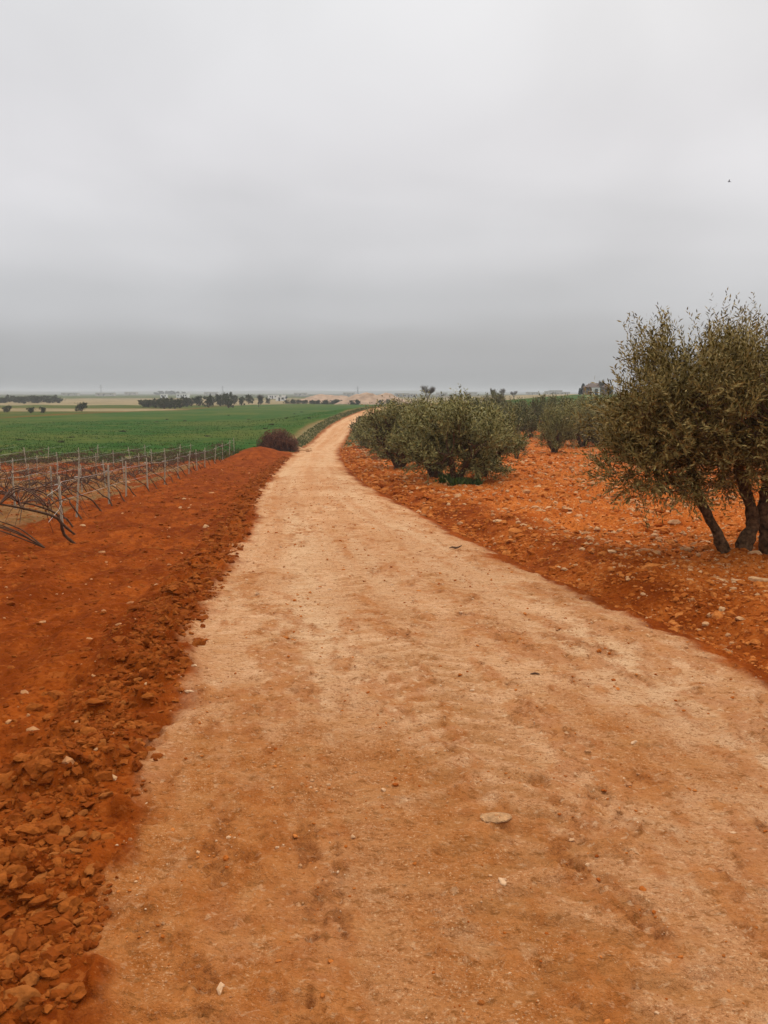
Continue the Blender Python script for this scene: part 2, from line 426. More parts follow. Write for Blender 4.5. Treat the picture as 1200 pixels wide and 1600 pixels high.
M_leaf_mid = island_mat('olive_leaf_grey', (.040, .038, .005), (.44, .38, .15), (.11, .10, .020), rough=.6, bump=0, trans=.12, back=(.31, .27, .10), spec=.12)
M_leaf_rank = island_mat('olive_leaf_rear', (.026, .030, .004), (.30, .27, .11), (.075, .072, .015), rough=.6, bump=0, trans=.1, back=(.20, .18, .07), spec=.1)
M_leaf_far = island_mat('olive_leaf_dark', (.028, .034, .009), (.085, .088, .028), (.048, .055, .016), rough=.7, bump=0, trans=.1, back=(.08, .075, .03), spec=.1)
M_cyp = island_mat('cypress_leaf', (.012, .026, .010), (.03, .05, .018), rough=.8, bump=0)
M_weed = island_mat('weed_leaf', (.045, .085, .010), (.14, .17, .03), (.08, .12, .018), rough=.6, bump=0, trans=.2)
M_crop = island_mat('crop_leaf', (.024, .068, .008), (.050, .085, .014), (.034, .075, .010), rough=.8, bump=0, trans=.2, spec=.1)
M_drygrass = island_mat('dry_grass', (.075, .070, .018), (.19, .14, .05), (.06, .085, .016), rough=.8, bump=0, trans=.15)
M_bark = simple_mat('olive_bark', (.105, .058, .030), .95, .75, 22, 1.0, 60, .05)
M_vine = simple_mat('vine_bark', (.070, .032, .014), .9, .4, 20, .8, 60)
M_cane = island_mat('cane_bark', (.055, .022, .010), (.12, .048, .022), rough=.8, bump=.3)
M_twig = island_mat('brush_twig', (.075, .020, .009), (.24, .085, .036), (.12, .038, .017), rough=.85, bump=0)
M_baretwig = island_mat('bare_twig', (.10, .085, .065), (.17, .145, .11), rough=.9, bump=0)
M_clod = island_mat('clod_earth', (.17, .034, .004), (.295, .082, .014), (.225, .054, .008), rough=.95, bump=.8, bscale=55, spec=.03)
M_oclod = island_mat('orchard_clod_earth', (.29, .064, .009), (.51, .175, .042), (.39, .108, .018), rough=.95, bump=.8, bscale=55, spec=.03)
M_bigclod = island_mat('large_clod_earth', (.21, .058, .010), (.28, .088, .019), rough=.95, bump=.9, bscale=45, spec=.03)
M_stone = island_mat('limestone', (.38, .15, .048), (.55, .32, .155), (.46, .22, .085), rough=.9, bump=.5, bscale=40)
M_pebble = island_mat('pebble', (.34, .13, .04), (.60, .38, .22), (.44, .22, .09), rough=.85, bump=.3)
M_post = simple_mat('concrete_post', (.34, .285, .21), .9, .15, 9, .4, 60)
M_wire = simple_mat('galvanised_wire', (.36, .33, .29), .5, .2, 5, .1, 20, .5)
M_white = simple_mat('white_render', (.70, .69, .66), .9, .08, .8, .2, 8)
M_roof = simple_mat('clay_roof', (.085, .055, .042), .9, .25, 1.2, .4, 6)
M_glass = simple_mat('dark_glass', (.03, .035, .04), .2, .2, 1, 0, 5, .5)
M_steel = simple_mat('grey_steel', (.22, .23, .24), .6, .1, 2, .1, 9, .5)
M_spoil = simple_mat('spoil_earth', (.34, .225, .15), .95, .22, .5, .8, 2.2, .1)
M_flat = simple_mat('pale_limestone', (.42, .225, .105), .95, .28, 45, 1.0, 90, .05)
M_bird = simple_mat('bird_feather', (.06, .06, .065), .8, .2, 20, 0, 30)
M_wood = simple_mat('dead_wood', (.11, .055, .028), .9, .3, 40, .6, 150)

# ------------------------------------------------------------------ ground sheet
def make_ground():
    rows = [-25, -16, -10, -6, -4, -2.5, -1.2, -.3, .3, .7]
    y = 1.0
    while y < 60: rows.append(y); y += max(.0075, .0056 * y)
    while y < 6000: rows.append(y); y += .02 * y
    rows = np.array(rows)
    ud = np.arange(-.60, .6001, .0030)
    uo = .6 + np.cumsum(np.geomspace(.006, 1.2, 34))
    u = np.concatenate([-uo[::-1], ud, uo])
    UU, YY = np.meshgrid(u, rows)
    wid = np.maximum(YY, .2) + 1.0
    XX = UU * wid
    X = XX.ravel(); Y = YY.ravel()
    t = lateral(X, Y); hw = halfw(Y)
    z = H(X, Y)
    at = np.abs(t)
    near = 1 - sstep(30, 90, Y)
    # ragged road edges
    edge = (fbm(X * 1.1, Y * 1.1, 3, 21) - .5) * np.interp(Y, [1, 4, 12], [.18, .30, .50]) + (fbm(X * 7, Y * 7, 2, 22) - .5) * .16
    soft = np.interp(Y, [0, 10, 60], [.055, .09, .22])
    roadm = 1 - sstep(hw - soft, hw + soft, at + edge)
    rc_s = Y
    # loose red patches on the compacted surface, drawn out along the road
    pl = fbm(t * 2.6 + .3 * fbm(X, Y, 2, 30), rc_s * .62, 4, 31, .6)
    ps = fbm(t * 9., rc_s * 4.0, 4, 33, .62)
    bias = np.interp(Y, [0, 3, 6, 14, 40], [.075, .045, .0, -.035, -.06]) + .05 * sstep(.7, 1.5, at) 
    loose = sstep(.53, .63, pl * .5 + ps * .5 + bias)
    loose = np.maximum(loose, sstep(-.22, .04, at - hw + edge) * .6 * roadm)
    ledge = fbm(t * 10., rc_s * 7.0, 5, 36, .62)
    scab = sstep(.59, .67, ledge + bias * .2) * sstep(.44, .58, ps * .4 + pl * .6) * near
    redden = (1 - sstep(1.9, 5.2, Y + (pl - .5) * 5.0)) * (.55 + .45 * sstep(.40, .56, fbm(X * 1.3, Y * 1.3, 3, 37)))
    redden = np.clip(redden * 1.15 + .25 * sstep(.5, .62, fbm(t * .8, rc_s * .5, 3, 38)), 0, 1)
    # compacted wheel lanes
    compact = (np.exp(-((t + .85) / .28) ** 2) + np.exp(-((t - .05) / .22) ** 2) * .6 + np.exp(-((t - .95) / .30) ** 2)) * np.clip(fbm(t * 1.2, rc_s * .35, 3, 41) * 2.4 - .55, 0, 1)
    lanes = fbm(t * 5.0, rc_s * .10, 3, 43)
    compact = np.clip(compact + .9 * sstep(.50, .62, lanes) * sstep(4, 12, Y), 0, 1)
    loose = np.maximum(loose, .55 * sstep(.56, .66, fbm(t * 4.0, rc_s * .12, 3, 44)) * sstep(6, 14, Y))
    wheel = (np.exp(-((t + .80) / .30) ** 4) + np.exp(-((t - .72) / .30) ** 4)) * sstep(5, 10, Y) * (.55 + .45 * sstep(.4, .6, fbm(t * 2, rc_s * .2, 2, 48)))
    compact = np.maximum(compact, wheel * .9)
    loose = np.maximum(loose, .5 * np.exp(-((t + .05) / .26) ** 2) * sstep(7, 14, Y) * sstep(.36, .56, fbm(t * 3, rc_s * .5, 3, 49)))
    # --- relief
    fine = fbm(X * 26, Y * 26, 3, 51) - .5
    med = fbm(X * 8, Y * 8, 4, 52, .55) - .5
    big = fbm(X * 1.6, Y * 1.6, 3, 53) - .5
    rel_road = .022 * med * (.5 + loose) + .022 * big + .012 * fine * (.5 + 1.2 * loose) + .006 * loose - .012 * compact
    rel_road += -.010 * scab + .020 * scab * fine * 2 + .006 * sstep(.49, .53, ledge) * near
    # chevron tread prints
    def tread(c, w, s0, seed, pitch=.17):
        q = (t - c) / w
        ph = (rc_s + np.abs(q) * .16) / pitch
        bar = sstep(.25, .75, .5 + .5 * np.sin(ph * 2 * np.pi))
        m = np.exp(-(q / .95) ** 6) * np.clip(fbm(t * 1.6, rc_s * .7, 2, seed) * 4.0 - 1.3, 0, 1) * (1 - sstep(9, 16, Y))
        return bar * m
    tr = tread(-.25, .30, 0, 61) + tread(.50, .28, 0, 62) * .7 + tread(-1.12, .24, 0, 63) * .7
    treadc = np.clip(tr, 0, 1)
    rel_road += -.010 * tr + .014 * (sstep(.50, .56, fbm(t * 3.2, rc_s * 9.0, 3, 46, .5)) - .5) * sstep(.42, .58, fbm(t * 1.1, rc_s * .7, 2, 47)) * near
    compact = np.clip(compact - .3 * tr, 0, 1)
    # cross cracks / ridges left by the grader
    gr = fbm(t * 1.3, rc_s * 7.5, 4, 71, .6)
    rel_road += .010 * sstep(.55, .75, gr) * near
    rel_soil = .085 * (fbm(X * 2.6, Y * 2.6, 3, 54) - .5) + .045 * med + .026 * fine
    # ploughed / raked lines along the ground on the left
    rel_soil += .018 * np.sin((t + .25 * fbm(X * .8, Y * .8, 2, 56)) * 2 * np.pi / .42) * (t < -2.2) * (Y < 48)
    lump = sstep(.56, .72, fbm(X * 5.5, Y * 5.5, 3, 57)) * .045
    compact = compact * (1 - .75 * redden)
    e2 = -t - hw
    windrow = np.exp(-((e2 - .30) / .35) ** 2)
    rel_soil += lump * (.35 + windrow)
    orch = sstep(1.0, 2.0, t - hw) * (1 - sstep(95, 125, Y)) * (X > 0)
    orch = np.maximum(orch, .55 * sstep(.15, .6, t - hw) * (1 - sstep(35, 60, Y)) * sstep(.45, .6, fbm(X * 2, Y * 2, 3, 58)))
    rel_soil += orch * np.interp(Y, [5, 10, 20], [.08, .10, .18]) * (fbm(X * 3.3, Y * 3.3, 4, 59, .6) - .5) * 2
    fade = 1 - sstep(70, 200, Y)
    z = z + (rel_road * roadm + rel_soil * (1 - roadm)) * fade
    # --- land use
    n1 = (fbm(X / 6., Y / 6., 3, 81) - .5)
    u_ = X / (np.abs(Y) + 1)
    Yfar = np.interp(u_, [-.9, -.48, -.24, -.16, -.1], [115, 130, 206, 300, 330])
    left = t < -(hw)
    gfar = 1 - sstep(-.06, .06, np.log(np.maximum(Y, 1)) - np.log(Yfar))
    eg = -t - hw
    green = sstep(48, 50.5, Y + n1 * 6 - .08 * np.clip(eg - 8, -10, 10)) * gfar * sstep(1.2, 2.4, eg + n1 * 2.5) * (t < 0)
    # right hand green field on the rise
    gr2 = sstep(112, 120, Y + n1 * 8) * (1 - sstep(300, 320, Y)) * sstep(8, 14, t)
    green = np.maximum(green, gr2)
    # distance: strips
    band = fbm(X / 260. + 3, Y / 130. , 2, 91)
    farm = sstep(-.06, .06, np.log(np.maximum(Y, 1)) - np.log(np.where(X > 0, 310, Yfar)))
    green = np.maximum(green, farm * sstep(.52, .56, band) * .9)
    tan = farm * (1 - sstep(.52, .56, band))
    # grassy verges beside the far road
    dry = sstep(50, 58, Y) * (1 - sstep(300, 350, Y)) * np.maximum(sstep(.05, .5, at - hw) * (1 - sstep(1.4, 2.8, at - hw + n1 * 1.5)), 0)
    dry = np.where((t > 0) & (Y < 66), 0, dry)
    dry = np.maximum(dry, .9 * sstep(44.5, 47, Y + n1 * 5) * (1 - sstep(49, 51.5, Y + n1 * 5)) * (eg > 6) * (t < 0))
    dry = np.maximum(dry, (X < np.interp(Y, [9, 11.4, 15, 21, 31, 39, 51], [-3.9, -4.75, -6.05, -6.9, -7.9, -8.75, -9.2]) - .7) * sstep(12, 17, Y) * (Y < 50) * .50 * sstep(.36, .60, fbm(X * 1.1, Y * .7, 4, 99)))
    dry = dry * (1 - roadm)
    green = green * (1 - roadm); tan = tan * (1 - roadm)
    z = z + green * (.10 + .10 * (fbm(X * .9, Y * .9, 3, 95) - .5)) * (Y < 300)
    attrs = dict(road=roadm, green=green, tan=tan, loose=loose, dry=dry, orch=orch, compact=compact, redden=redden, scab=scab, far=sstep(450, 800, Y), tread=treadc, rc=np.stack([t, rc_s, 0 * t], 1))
    nr, nc = YY.shape
    i = np.arange(nr - 1)[:, None] * nc; j = np.arange(nc - 1)[None, :]
    F = np.stack([i + j, i + j + 1, i + nc + j + 1, i + nc + j], -1).reshape(-1, 4)
    rf = roadm[F].mean(1); gf = green[F].mean(1); tf = tan[F].mean(1)
    Yf = Y[F].mean(1)
    cls = np.zeros(len(F), int)
    cls[rf > .5] = 1
    cls[(gf > .5) & (cls == 0)] = 2
    cls[(tf > .5) & (cls == 0)] = 3
    V = np.stack([X, Y, z], 1)
    names = ['ground', 'road', 'green_field', 'stubble_field']
    for k, nm in enumerate(names):
        Fk = F[cls == k]
        used = np.unique(Fk)
        remap = np.full(len(V), -1); remap[used] = np.arange(len(used))
        me = mesh_np(nm, V[used], remap[Fk], [M_ground], attrs={a: v[used] for a, v in attrs.items()})
        add_obj(nm, me, kind='structure')
    return V, nr, nc, rows, u
GV, GNR, GNC, GROWS, GU = make_ground()
GZ = GV[:, 2].reshape(GNR, GNC)
def surf(X, Y):
    """height of the built sheet"""
    X = np.atleast_1d(np.asarray(X, float)); Y = np.atleast_1d(np.asarray(Y, float))
    u = X / (np.maximum(Y, .2) + 1.0)
    r = np.clip(np.searchsorted(GROWS, Y) - 1, 0, GNR - 2); c = np.clip(np.searchsorted(GU, u) - 1, 0, GNC - 2)
    fr = np.clip((Y - GROWS[r]) / (GROWS[r + 1] - GROWS[r]), 0, 1); fc = np.clip((u - GU[c]) / (GU[c + 1] - GU[c]), 0, 1)
    return (GZ[r, c] * (1 - fc) + GZ[r, c + 1] * fc) * (1 - fr) + (GZ[r + 1, c] * (1 - fc) + GZ[r + 1, c + 1] * fc) * fr
def s1(x, y): return float(surf(x, y)[0])

# ------------------------------------------------------------------ clods, stones, pebbles
def ico(sub):
    import bmesh
    bm = bmesh.new(); bmesh.ops.create_icosphere(bm, subdivisions=sub, radius=1.0)
    V = np.array([v.co[:] for v in bm.verts]); F = np.array([[l.index for l in f.verts] for f in bm.faces]); bm.free()
    return V, F
ICO1, ICO2, ICO3 = ico(1), ico(2), ico(3)
def lumps(base, nvar, amp, facet=0.0, seed=0):
    r = np.random.default_rng(seed); out = []
    V0, F = base
    for k in range(nvar):
        V = V0.copy()
        off = r.random(3) * 50
        n = vnoise(V[:, 0] * 1.3 + off[0] + V[:, 2] * .7, V[:, 1] * 1.3 + off[1] - V[:, 2] * .9) - .5
        n2 = vnoise(V[:, 0] * 3.1 + off[2] + V[:, 2], V[:, 1] * 3.1 + off[0] + V[:, 2] * 2.) - .5
        V = V * (1 + amp * (n * 1.3 + n2 * .6))[:, None]
        # cut flat facets so that it reads as broken earth or stone
        for q in range(int(facet)):
            d = r.normal(size=3); d /= np.linalg.norm(d); c = .55 + r.random() * .25
            s = V @ d; V = V - np.clip(s - c, 0, None)[:, None] * d[None, :] * .92
        out.append(V)
    return out, F
def rot_mats(n, r, flat=True):
    a = r.random(n) * 2 * np.pi
    tilt = (r.random((n, 2)) - .5) * (.9 if flat else 3)
    ca, sa = np.cos(a), np.sin(a)
    Rz = np.zeros((n, 3, 3)); Rz[:, 0, 0] = ca; Rz[:, 0, 1] = -sa; Rz[:, 1, 0] = sa; Rz[:, 1, 1] = ca; Rz[:, 2, 2] = 1
    cx, sx = np.cos(tilt[:, 0]), np.sin(tilt[:, 0])
    Rx = np.zeros((n, 3, 3)); Rx[:, 0, 0] = 1; Rx[:, 1, 1] = cx; Rx[:, 1, 2] = -sx; Rx[:, 2, 1] = sx; Rx[:, 2, 2] = cx
    return Rz @ Rx
def scatter(name, pts, sizes, base, mat, amp=.5, facet=3, seed=0, sink=.25, smooth=False, **kw):
    r = np.random.default_rng(seed)
    vs, F = lumps(base, 12, amp, facet, seed)
    n = len(pts); k = r.integers(0, 12, n); VV = np.array(vs)[k]
    sc = sizes[:, None] * np.stack([.8 + .7 * r.random(n), .7 + .5 * r.random(n), .45 + .4 * r.random(n)], 1)
    VV = VV * sc[:, None, :]
    VV = np.einsum('nij,nkj->nki', rot_mats(n, r), VV)
    z = surf(pts[:, 0], pts[:, 1])
    VV[:, :, 0] += pts[:, 0][:, None]; VV[:, :, 1] += pts[:, 1][:, None]; VV[:, :, 2] += (z + sizes * (.45 - sink * 1.6))[:, None]
    nv = VV.shape[1]
    FF = (F[None] + (np.arange(n) * nv)[:, None, None]).reshape(-1, 3)
    me = mesh_np(name, VV.reshape(-1, 3), FF, [mat], smooth=smooth)
    return add_obj(name, me, kind='stuff', **kw)
def road_pts(n, y0, y1, tfun, r, pw=1.0):
    """points by road coordinates; more of them near the camera"""
    q = r.random(n) ** pw
    Y = y0 * (y1 / y0) ** q
    tt = tfun(n, Y, r)
    s = slope_c(Y)
    return np.stack([centre(Y) + tt * np.sqrt(1 + s * s), Y], 1), tt

r1 = np.random.default_rng(101)
# the windrow of crumbled clods on the left edge
def t_wind(n, Y, r): return -(halfw(Y) + np.abs(.31 + r.normal(size=n) * .135 + .05 * np.sin(Y * 2.3) + .05 * np.sin(Y * 5.1)))
p, _ = road_pts(9000, 1.5, 46, t_wind, r1)
sz = .004 + r1.gamma(1.15, .0064, len(p)) * np.interp(p[:, 1], [1.5, 5, 12, 30], [.95, 1.2, 1.9, 3.2]); sz = np.clip(sz, .004, np.interp(p[:, 1], [1.5, 6, 20], [.032, .04, .085]))
near_ = p[:, 1] < 7
scatter('soil_clods', p[near_], sz[near_], ICO2, M_clod, .8, 4, 1, label='crumbled red clods heaped in a line along the left road edge', cat='clods')
scatter('soil_clods', p[~near_], sz[~near_] * 1.1, ICO1, M_clod, .5, 3, 2, label='red clods along the left road edge farther off', cat='clods')
# small clods across the tilled headland left
def t_left(n, Y, r): return -(halfw(Y) + .15 + r.random(n) ** 1.4 * np.minimum(7 + Y * .25, 12))
p, _ = road_pts(22000, 1.5, 45, t_left, r1)
sz = np.clip(.002 + r1.gamma(1.1, .0042, len(p)) * np.interp(p[:, 1], [1.5, 6, 15, 30], [.8, 1.5, 2.8, 4.5]), .002, .07)
scatter('soil_crumbs', p, sz, ICO1, M_clod, .5, 3, 3, label='small red crumbs strewn over the bare headland left of the road', cat='soil crumbs')
# clods and stones along the ditch and over the orchard
def t_right(n, Y, r): return halfw(Y) + .2 + r.random(n) ** 1.1 * (6 + Y * .45)
p, tt = road_pts(100000, 3.5, 75, t_right, r1, .80)
cl = fbm(p[:, 0] * .9, p[:, 1] * .9, 3, 7); keep = r1.random(len(p)) < sstep(.40, .58, cl) + .30
p, tt = p[keep], tt[keep]
sz = np.clip(.004 + r1.gamma(1.1, .0082, len(p)) * np.interp(p[:, 1], [4, 8, 15, 40], [.7, 1.0, 1.9, 4.4]), .004, .12)
isst = r1.random(len(p)) < np.where(tt - halfw(p[:, 1]) > 1.2, .42, .10)
scatter('orchard_stones', p[isst], sz[isst], ICO1, M_stone, .5, 4, 4, label='pale limestone rubble strewn over the orchard earth', cat='stones')
scatter('orchard_clods', p[~isst], sz[~isst] * 1.15, ICO1, M_oclod, .5, 3, 5, label='red clods lying between the stones of the orchard and ditch', cat='clods')
# pale stones on the left headland, few
p, _ = road_pts(420, 3, 45, t_left, r1)
sz = np.clip(.006 + r1.gamma(1.2, .009, len(p)) * np.interp(p[:, 1], [3, 30], [.8, 2.0]), .005, .07)
scatter('pale_stones', p, sz, ICO1, M_stone, .5, 4, 6, label='few pale stones lying on the red headland by the vineyard', cat='stones')
# pebbles pressed in the road
def t_road(n, Y, r): return (r.random(n) * 2 - 1) * (halfw(Y) + .05)
p, _ = road_pts(30000, 1.5, 30, t_road, r1)
tl = lateral(p[:, 0], p[:, 1])
cl = fbm(tl * 10., p[:, 1] * 7.0, 5, 36, .62); cl2 = fbm(p[:, 0] * 2.2, p[:, 1] * 2.2, 3, 17)
keep = r1.random(len(p)) < sstep(.54, .66, cl) * .9 + sstep(.5, .68, cl2) * .35 + .05
p = p[keep]
sz = np.clip(.0010 + r1.gamma(.95, .0015, len(p)) * np.interp(p[:, 1], [1.5, 5, 20], [.9, 1.8, 4.2]), .001, .022)
half = r1.random(len(p)) < .6
scatter('road_pebbles', p[half], sz[half], ICO1, M_pebble, .4, 2, 8, sink=.2, label='tiny pale pebbles pressed into the track surface', cat='pebbles')
scatter('road_crumbs', p[~half], sz[~half] * 1.1, ICO1, M_oclod, .4, 3, 9, sink=.15, label='red earth crumbs lying loose on the track', cat='soil crumbs')

# individually visible big clods and stones
def rock_obj(name, x, y, s, mat, label, cat, group=None, seed=0, flat=.6, sub=ICO3, amp=.5, facet=7, elong=1.3, sink=.25, rz=None):
    r = np.random.default_rng(seed)
    vs, F = lumps(sub, 1, amp, facet, seed)
    V = vs[0]
    V = V + (vnoise(V[:, 0] * 6 + seed, V[:, 1] * 6 + V[:, 2] * 5)[:, None] - .5) * .10 * V
    V = V * np.array([s * elong, s * .85, s * flat])
    me = mesh_np(name, V, F, [mat], smooth=False)
    return add_obj(name, me, loc=(x, y, s1(x, y) + s * flat * (1 - 2 * sink) * .6), rot=((r.random() - .5) * .5, (r.random() - .5) * .5, r.random() * 6.28 if rz is None else rz), label=label, cat=cat, group=group)
big = [(28, 1583, 36), (62, 1382, 16), (100, 1300, 18), (120, 1305, 15), (142, 1362, 15), (20, 1465, 18), (75, 1500, 18), (95, 1560, 16), (150, 1308, 13), (115, 1335, 14),
       (52, 1545, 17), (125, 1440, 12), (18, 1515, 16), (190, 1180, 13), (215, 1160, 11), (222, 1092, 11), (60, 1430, 14), (98, 1406, 14), (165, 1250, 12), (108, 1240, 11),
       (40, 1340, 10), (182, 1135, 10), (215, 1065, 9), (190, 1100, 12), (160, 1190, 12), (95, 1460, 12), (30, 1400, 12), (130, 1268, 12), (175, 1210, 10), (85, 1345, 12)]
for k, (px, py, s) in enumerate(big):
    x, y, z = ray(px, py)
    d = math.sqrt(x * x + y * y + 1.6 ** 2)
    rock_obj('earth_clod', x, y, s / 1256 * d * .66, M_bigclod, 'large broken red clod in the windrow at the left road edge', 'clod', 'large clods in the windrow left of the road', seed=200 + k, flat=.62, rz=R(20 + (k * 37) % 80))
# pale stones standing out on the right below the big olive
for k, (px, py, s) in enumerate([(1185, 915, 13), (1150, 912, 7), (1128, 905, 8), (1160, 907, 8), (1180, 872, 10), (1052, 818, 9), (1072, 920, 5), (1128, 955, 8), (778, 815, 8), (720, 818, 6),
                                 (868, 790, 6), (960, 835, 6), (935, 828, 5), (980, 850, 6), (1092, 880, 6), (905, 845, 5), (1060, 985, 5)]):
    x, y, z = ray(px, py)
    d = math.sqrt(x * x + y * y + 1.6 ** 2)
    rock_obj('limestone_rock', x, y, s / 1256 * d * .8, M_stone, 'pale broken stone larger than the rubble round it, right of the road', 'stone', 'larger stones right of the road', seed=300 + k, flat=.6)
x, y, z = ray(776, 1284)
fl = rock_obj('flat_stone', x, y, .050, M_flat, 'flat pale oval stone sunk level in the middle of the track', 'stone', seed=403, flat=.16, amp=.22, facet=1, elong=1.15, sink=.1, rz=.1)
fl.rotation_euler = (0, 0, .1); fl.location.z = s1(x, y) - .005
for k, (px, py, s, lb) in enumerate([(753, 1560, 7, 'small pink clod near the bottom of the track, in the loose red patch'), (345, 1546, 11, 'whitish crushed stone at the bottom left of the track'),
                                     (304, 1045, 6, 'small white stone where the left clods meet the track'), (296, 1085, 7, 'pale stone at the left track edge beside the clods'),
                                     (785, 1388, 8, 'pale split stone in a dark crumbled patch of the track'), (990, 1163, 7, 'pale stone on the right part of the track')]):
    x, y, z = ray(px, py); d = math.sqrt(x * x + y * y + 2.56)
    rock_obj('small_stone', x, y, s / 1256 * d * .75, M_pebble if k else M_bigclod, lb, 'stone', seed=420 + k, flat=.5)
# stick on the road
x, y, z = ray(712, 858)
mb = MB()
mb.tube([(-.085, 0, .012), (-.045, .01, .022), (0, -.004, .012), (.04, .008, .018), (.085, .02, .040)], [.006, .012, .013, .011, .006], 7, .3)
mb.tube([(.03, .006, .018), (.05, -.01, .03), (.07, -.02, .034)], [.007, .006, .004], 6, .2)
add_obj('stick', mb.mesh('stick', [M_wood]), loc=(x, y, s1(x, y)), rot=(0, 0, .1), label='short dark bent stick lying on the track', cat='stick')
x, y, z = ray(836, 1056)
mb = MB(); mb.tube([(-.026, 0, .004), (0, .006, .007), (.026, -.004, .004)], [.003, .006, .003], 6, .3)
add_obj('stick', mb.mesh('bark_chip', [M_wood]), loc=(x, y, s1(x, y)), label='small dark bark chip on the right half of the track', cat='stick')

# ------------------------------------------------------------------ olive trees
def norm(a): return a / (np.linalg.norm(a, axis=-1, keepdims=True) + 1e-9)
def shoots_mesh(O, D, Ln, nleaf, leaf, width, r, droop=.0):
    """leafy shoots: origins, directions, lengths -> quads"""
    n = len(O)
    s = (np.arange(nleaf) + .6) / nleaf
    # axis bends a little
    side = norm(np.cross(D, r.normal(size=(n, 3))))
    P = O[:, None, :] + (D * Ln[:, None])[:, None, :] * s[None, :, None] + (side * Ln[:, None] * .18)[:, None, :] * (s ** 2)[None, :, None]
    P[:, :, 2] -= droop * (Ln[:, None] * s[None, :] ** 2)
    Dx = norm((D * Ln[:, None])[:, None, :] + (side * Ln[:, None] * .36)[:, None, :] * s[None, :, None])
    up = norm(np.cross(Dx, side[:, None, :]))
    sd = norm(np.cross(up, Dx))
    ang = (np.arange(nleaf) * math.pi * .5 * 1.04)[None, :] + np.repeat(r.random((n, 1)) * 6.28, nleaf, 1)
    ang = ang + (np.arange(nleaf) % 2)[None, :] * math.pi * .5 + r.normal(size=(n, nleaf)) * .3
    rad = np.cos(ang)[..., None] * sd + np.sin(ang)[..., None] * up
    op = (.55 + .5 * r.random((n, nleaf)))[..., None]
    LD = norm(Dx * np.cos(op) + rad * np.sin(op))
    W = norm(np.cross(LD, rad + .5 * r.normal(size=(n, nleaf, 3))))
    ll = (leaf * (.65 + .6 * r.random((n, nleaf))))[..., None]
    ww = ll * width
    b0 = P
    v = np.stack([b0, b0 + LD * ll * .5 + W * ww, b0 + LD * ll, b0 + LD * ll * .5 - W * ww], 2)
    nn = n * nleaf
    V = v.reshape(-1, 3)
    F = np.arange(nn * 4).reshape(-1, 4)
    return V, F
def lobes_points(lobes, n, r, shell=.45):
    vol = np.array([l[3] * l[4] * l[5] for l in lobes]) ** .72
    k = r.choice(len(lobes), n, p=vol / vol.sum())
    Lb = np.array(lobes)[k]
    d = norm(r.normal(size=(n, 3)))
    rad = 1 - shell * r.random(n) ** 1.3
    O = Lb[:, :3] + d * Lb[:, 3:6] * rad[:, None]
    # shoots gather in sprays round a limited number of branch ends
    m = max(12, n // 22)
    ci = r.integers(0, m, n)
    sp = .062 * Lb[:, 3:6].mean() / .5
    keep = r.random(n) < .16
    O2 = O[ci] + r.normal(size=(n, 3)) * sp
    d2 = norm(d[ci] + r.normal(size=(n, 3)) * .35)
    O = np.where(keep[:, None], O, O2); d = np.where(keep[:, None], d, d2)
    return O, d, k
def build_olive(lobes, trunks, nshoot, leaf, nleaf, seed, mat, shoot_len=.3, width=.11, twigs=260, tip=0., bottom=0.4, shell=.5, droop=.1, upw=.6):
    r = np.random.default_rng(seed)
    O, d, k = lobes_points(lobes, nshoot, r, shell)
    D = norm(d * .8 + np.array([0, 0, upw]) + r.normal(size=O.shape) * .45)
    low = O[:, 2] < bottom + .5
    D[low, 2] -= .8; D = norm(D)
    Ln = shoot_len * (.6 + .8 * r.random(nshoot))
    topm = (d[:, 2] > .25) & (r.random(nshoot) < tip)
    Ln[topm] *= 1.5; D[topm] = norm(D[topm] + np.array([0, 0, 1.4]))
    ok = O[:, 2] > bottom * (.7 + .6 * r.random(nshoot))
    O, D, Ln = O[ok], D[ok], Ln[ok]
    V, F = shoots_mesh(O, D, Ln, nleaf, leaf, width, r, droop)
    crown = mesh_np('crown', V, F, [mat], smooth=False)
    mb = MB()
    heads = []
    for tr in trunks:
        P = np.array([q[:3] for q in tr]); ra = [q[3] for q in tr]
        # refine
        m = len(P); s = np.linspace(0, m - 1, (m - 1) * 4 + 1)
        PP = np.stack([smooth_interp(s, np.arange(m), P[:, c]) for c in range(3)], 1)
        PP += (r.random(PP.shape) - .5) * .02
        rr = np.interp(s, np.arange(m), ra) * (1 + .18 * np.sin(s * 5 + r.random() * 6) * .5)
        mb.tube(PP, rr, 10, .28)
        heads.append((PP[-1], rr[-1]))
    tw = MB()
    cent = [np.array(l[:3]) for l in lobes]
    fr = []
    for c in cent:
        h, hr = min(heads, key=lambda q: np.linalg.norm((q[0] - c) * np.array([1, 1, .6])))
        mid = (h + c) / 2 + r.normal(size=3) * .08
        s = np.linspace(0, 2, 7); A = np.array([h, mid, c])
        PP = np.stack([smooth_interp(s, np.arange(3), A[:, q]) for q in range(3)], 1)
        PP[0] -= (PP[1] - PP[0]) * .3
        mb.tube(PP, np.linspace(hr * .75, .018, 7), 7, .2)
        fr.append(c)
    kk = r.choice(len(O), min(twigs, len(O)), replace=False)
    for q in kk:
        c = min(fr, key=lambda f: np.linalg.norm(f - O[q]))
        a = c
        mid = (a + O[q]) / 2 + r.normal(size=3) * .07 - np.array([0, 0, .03])
        e = O[q] + D[q] * Ln[q] * .5
        mb.tube([a, mid, O[q], e], [.013, .009, .006, .002], 4)
    trunk = mb.mesh('trunk', [M_bark])
    branch = None
    return trunk, crown, branch
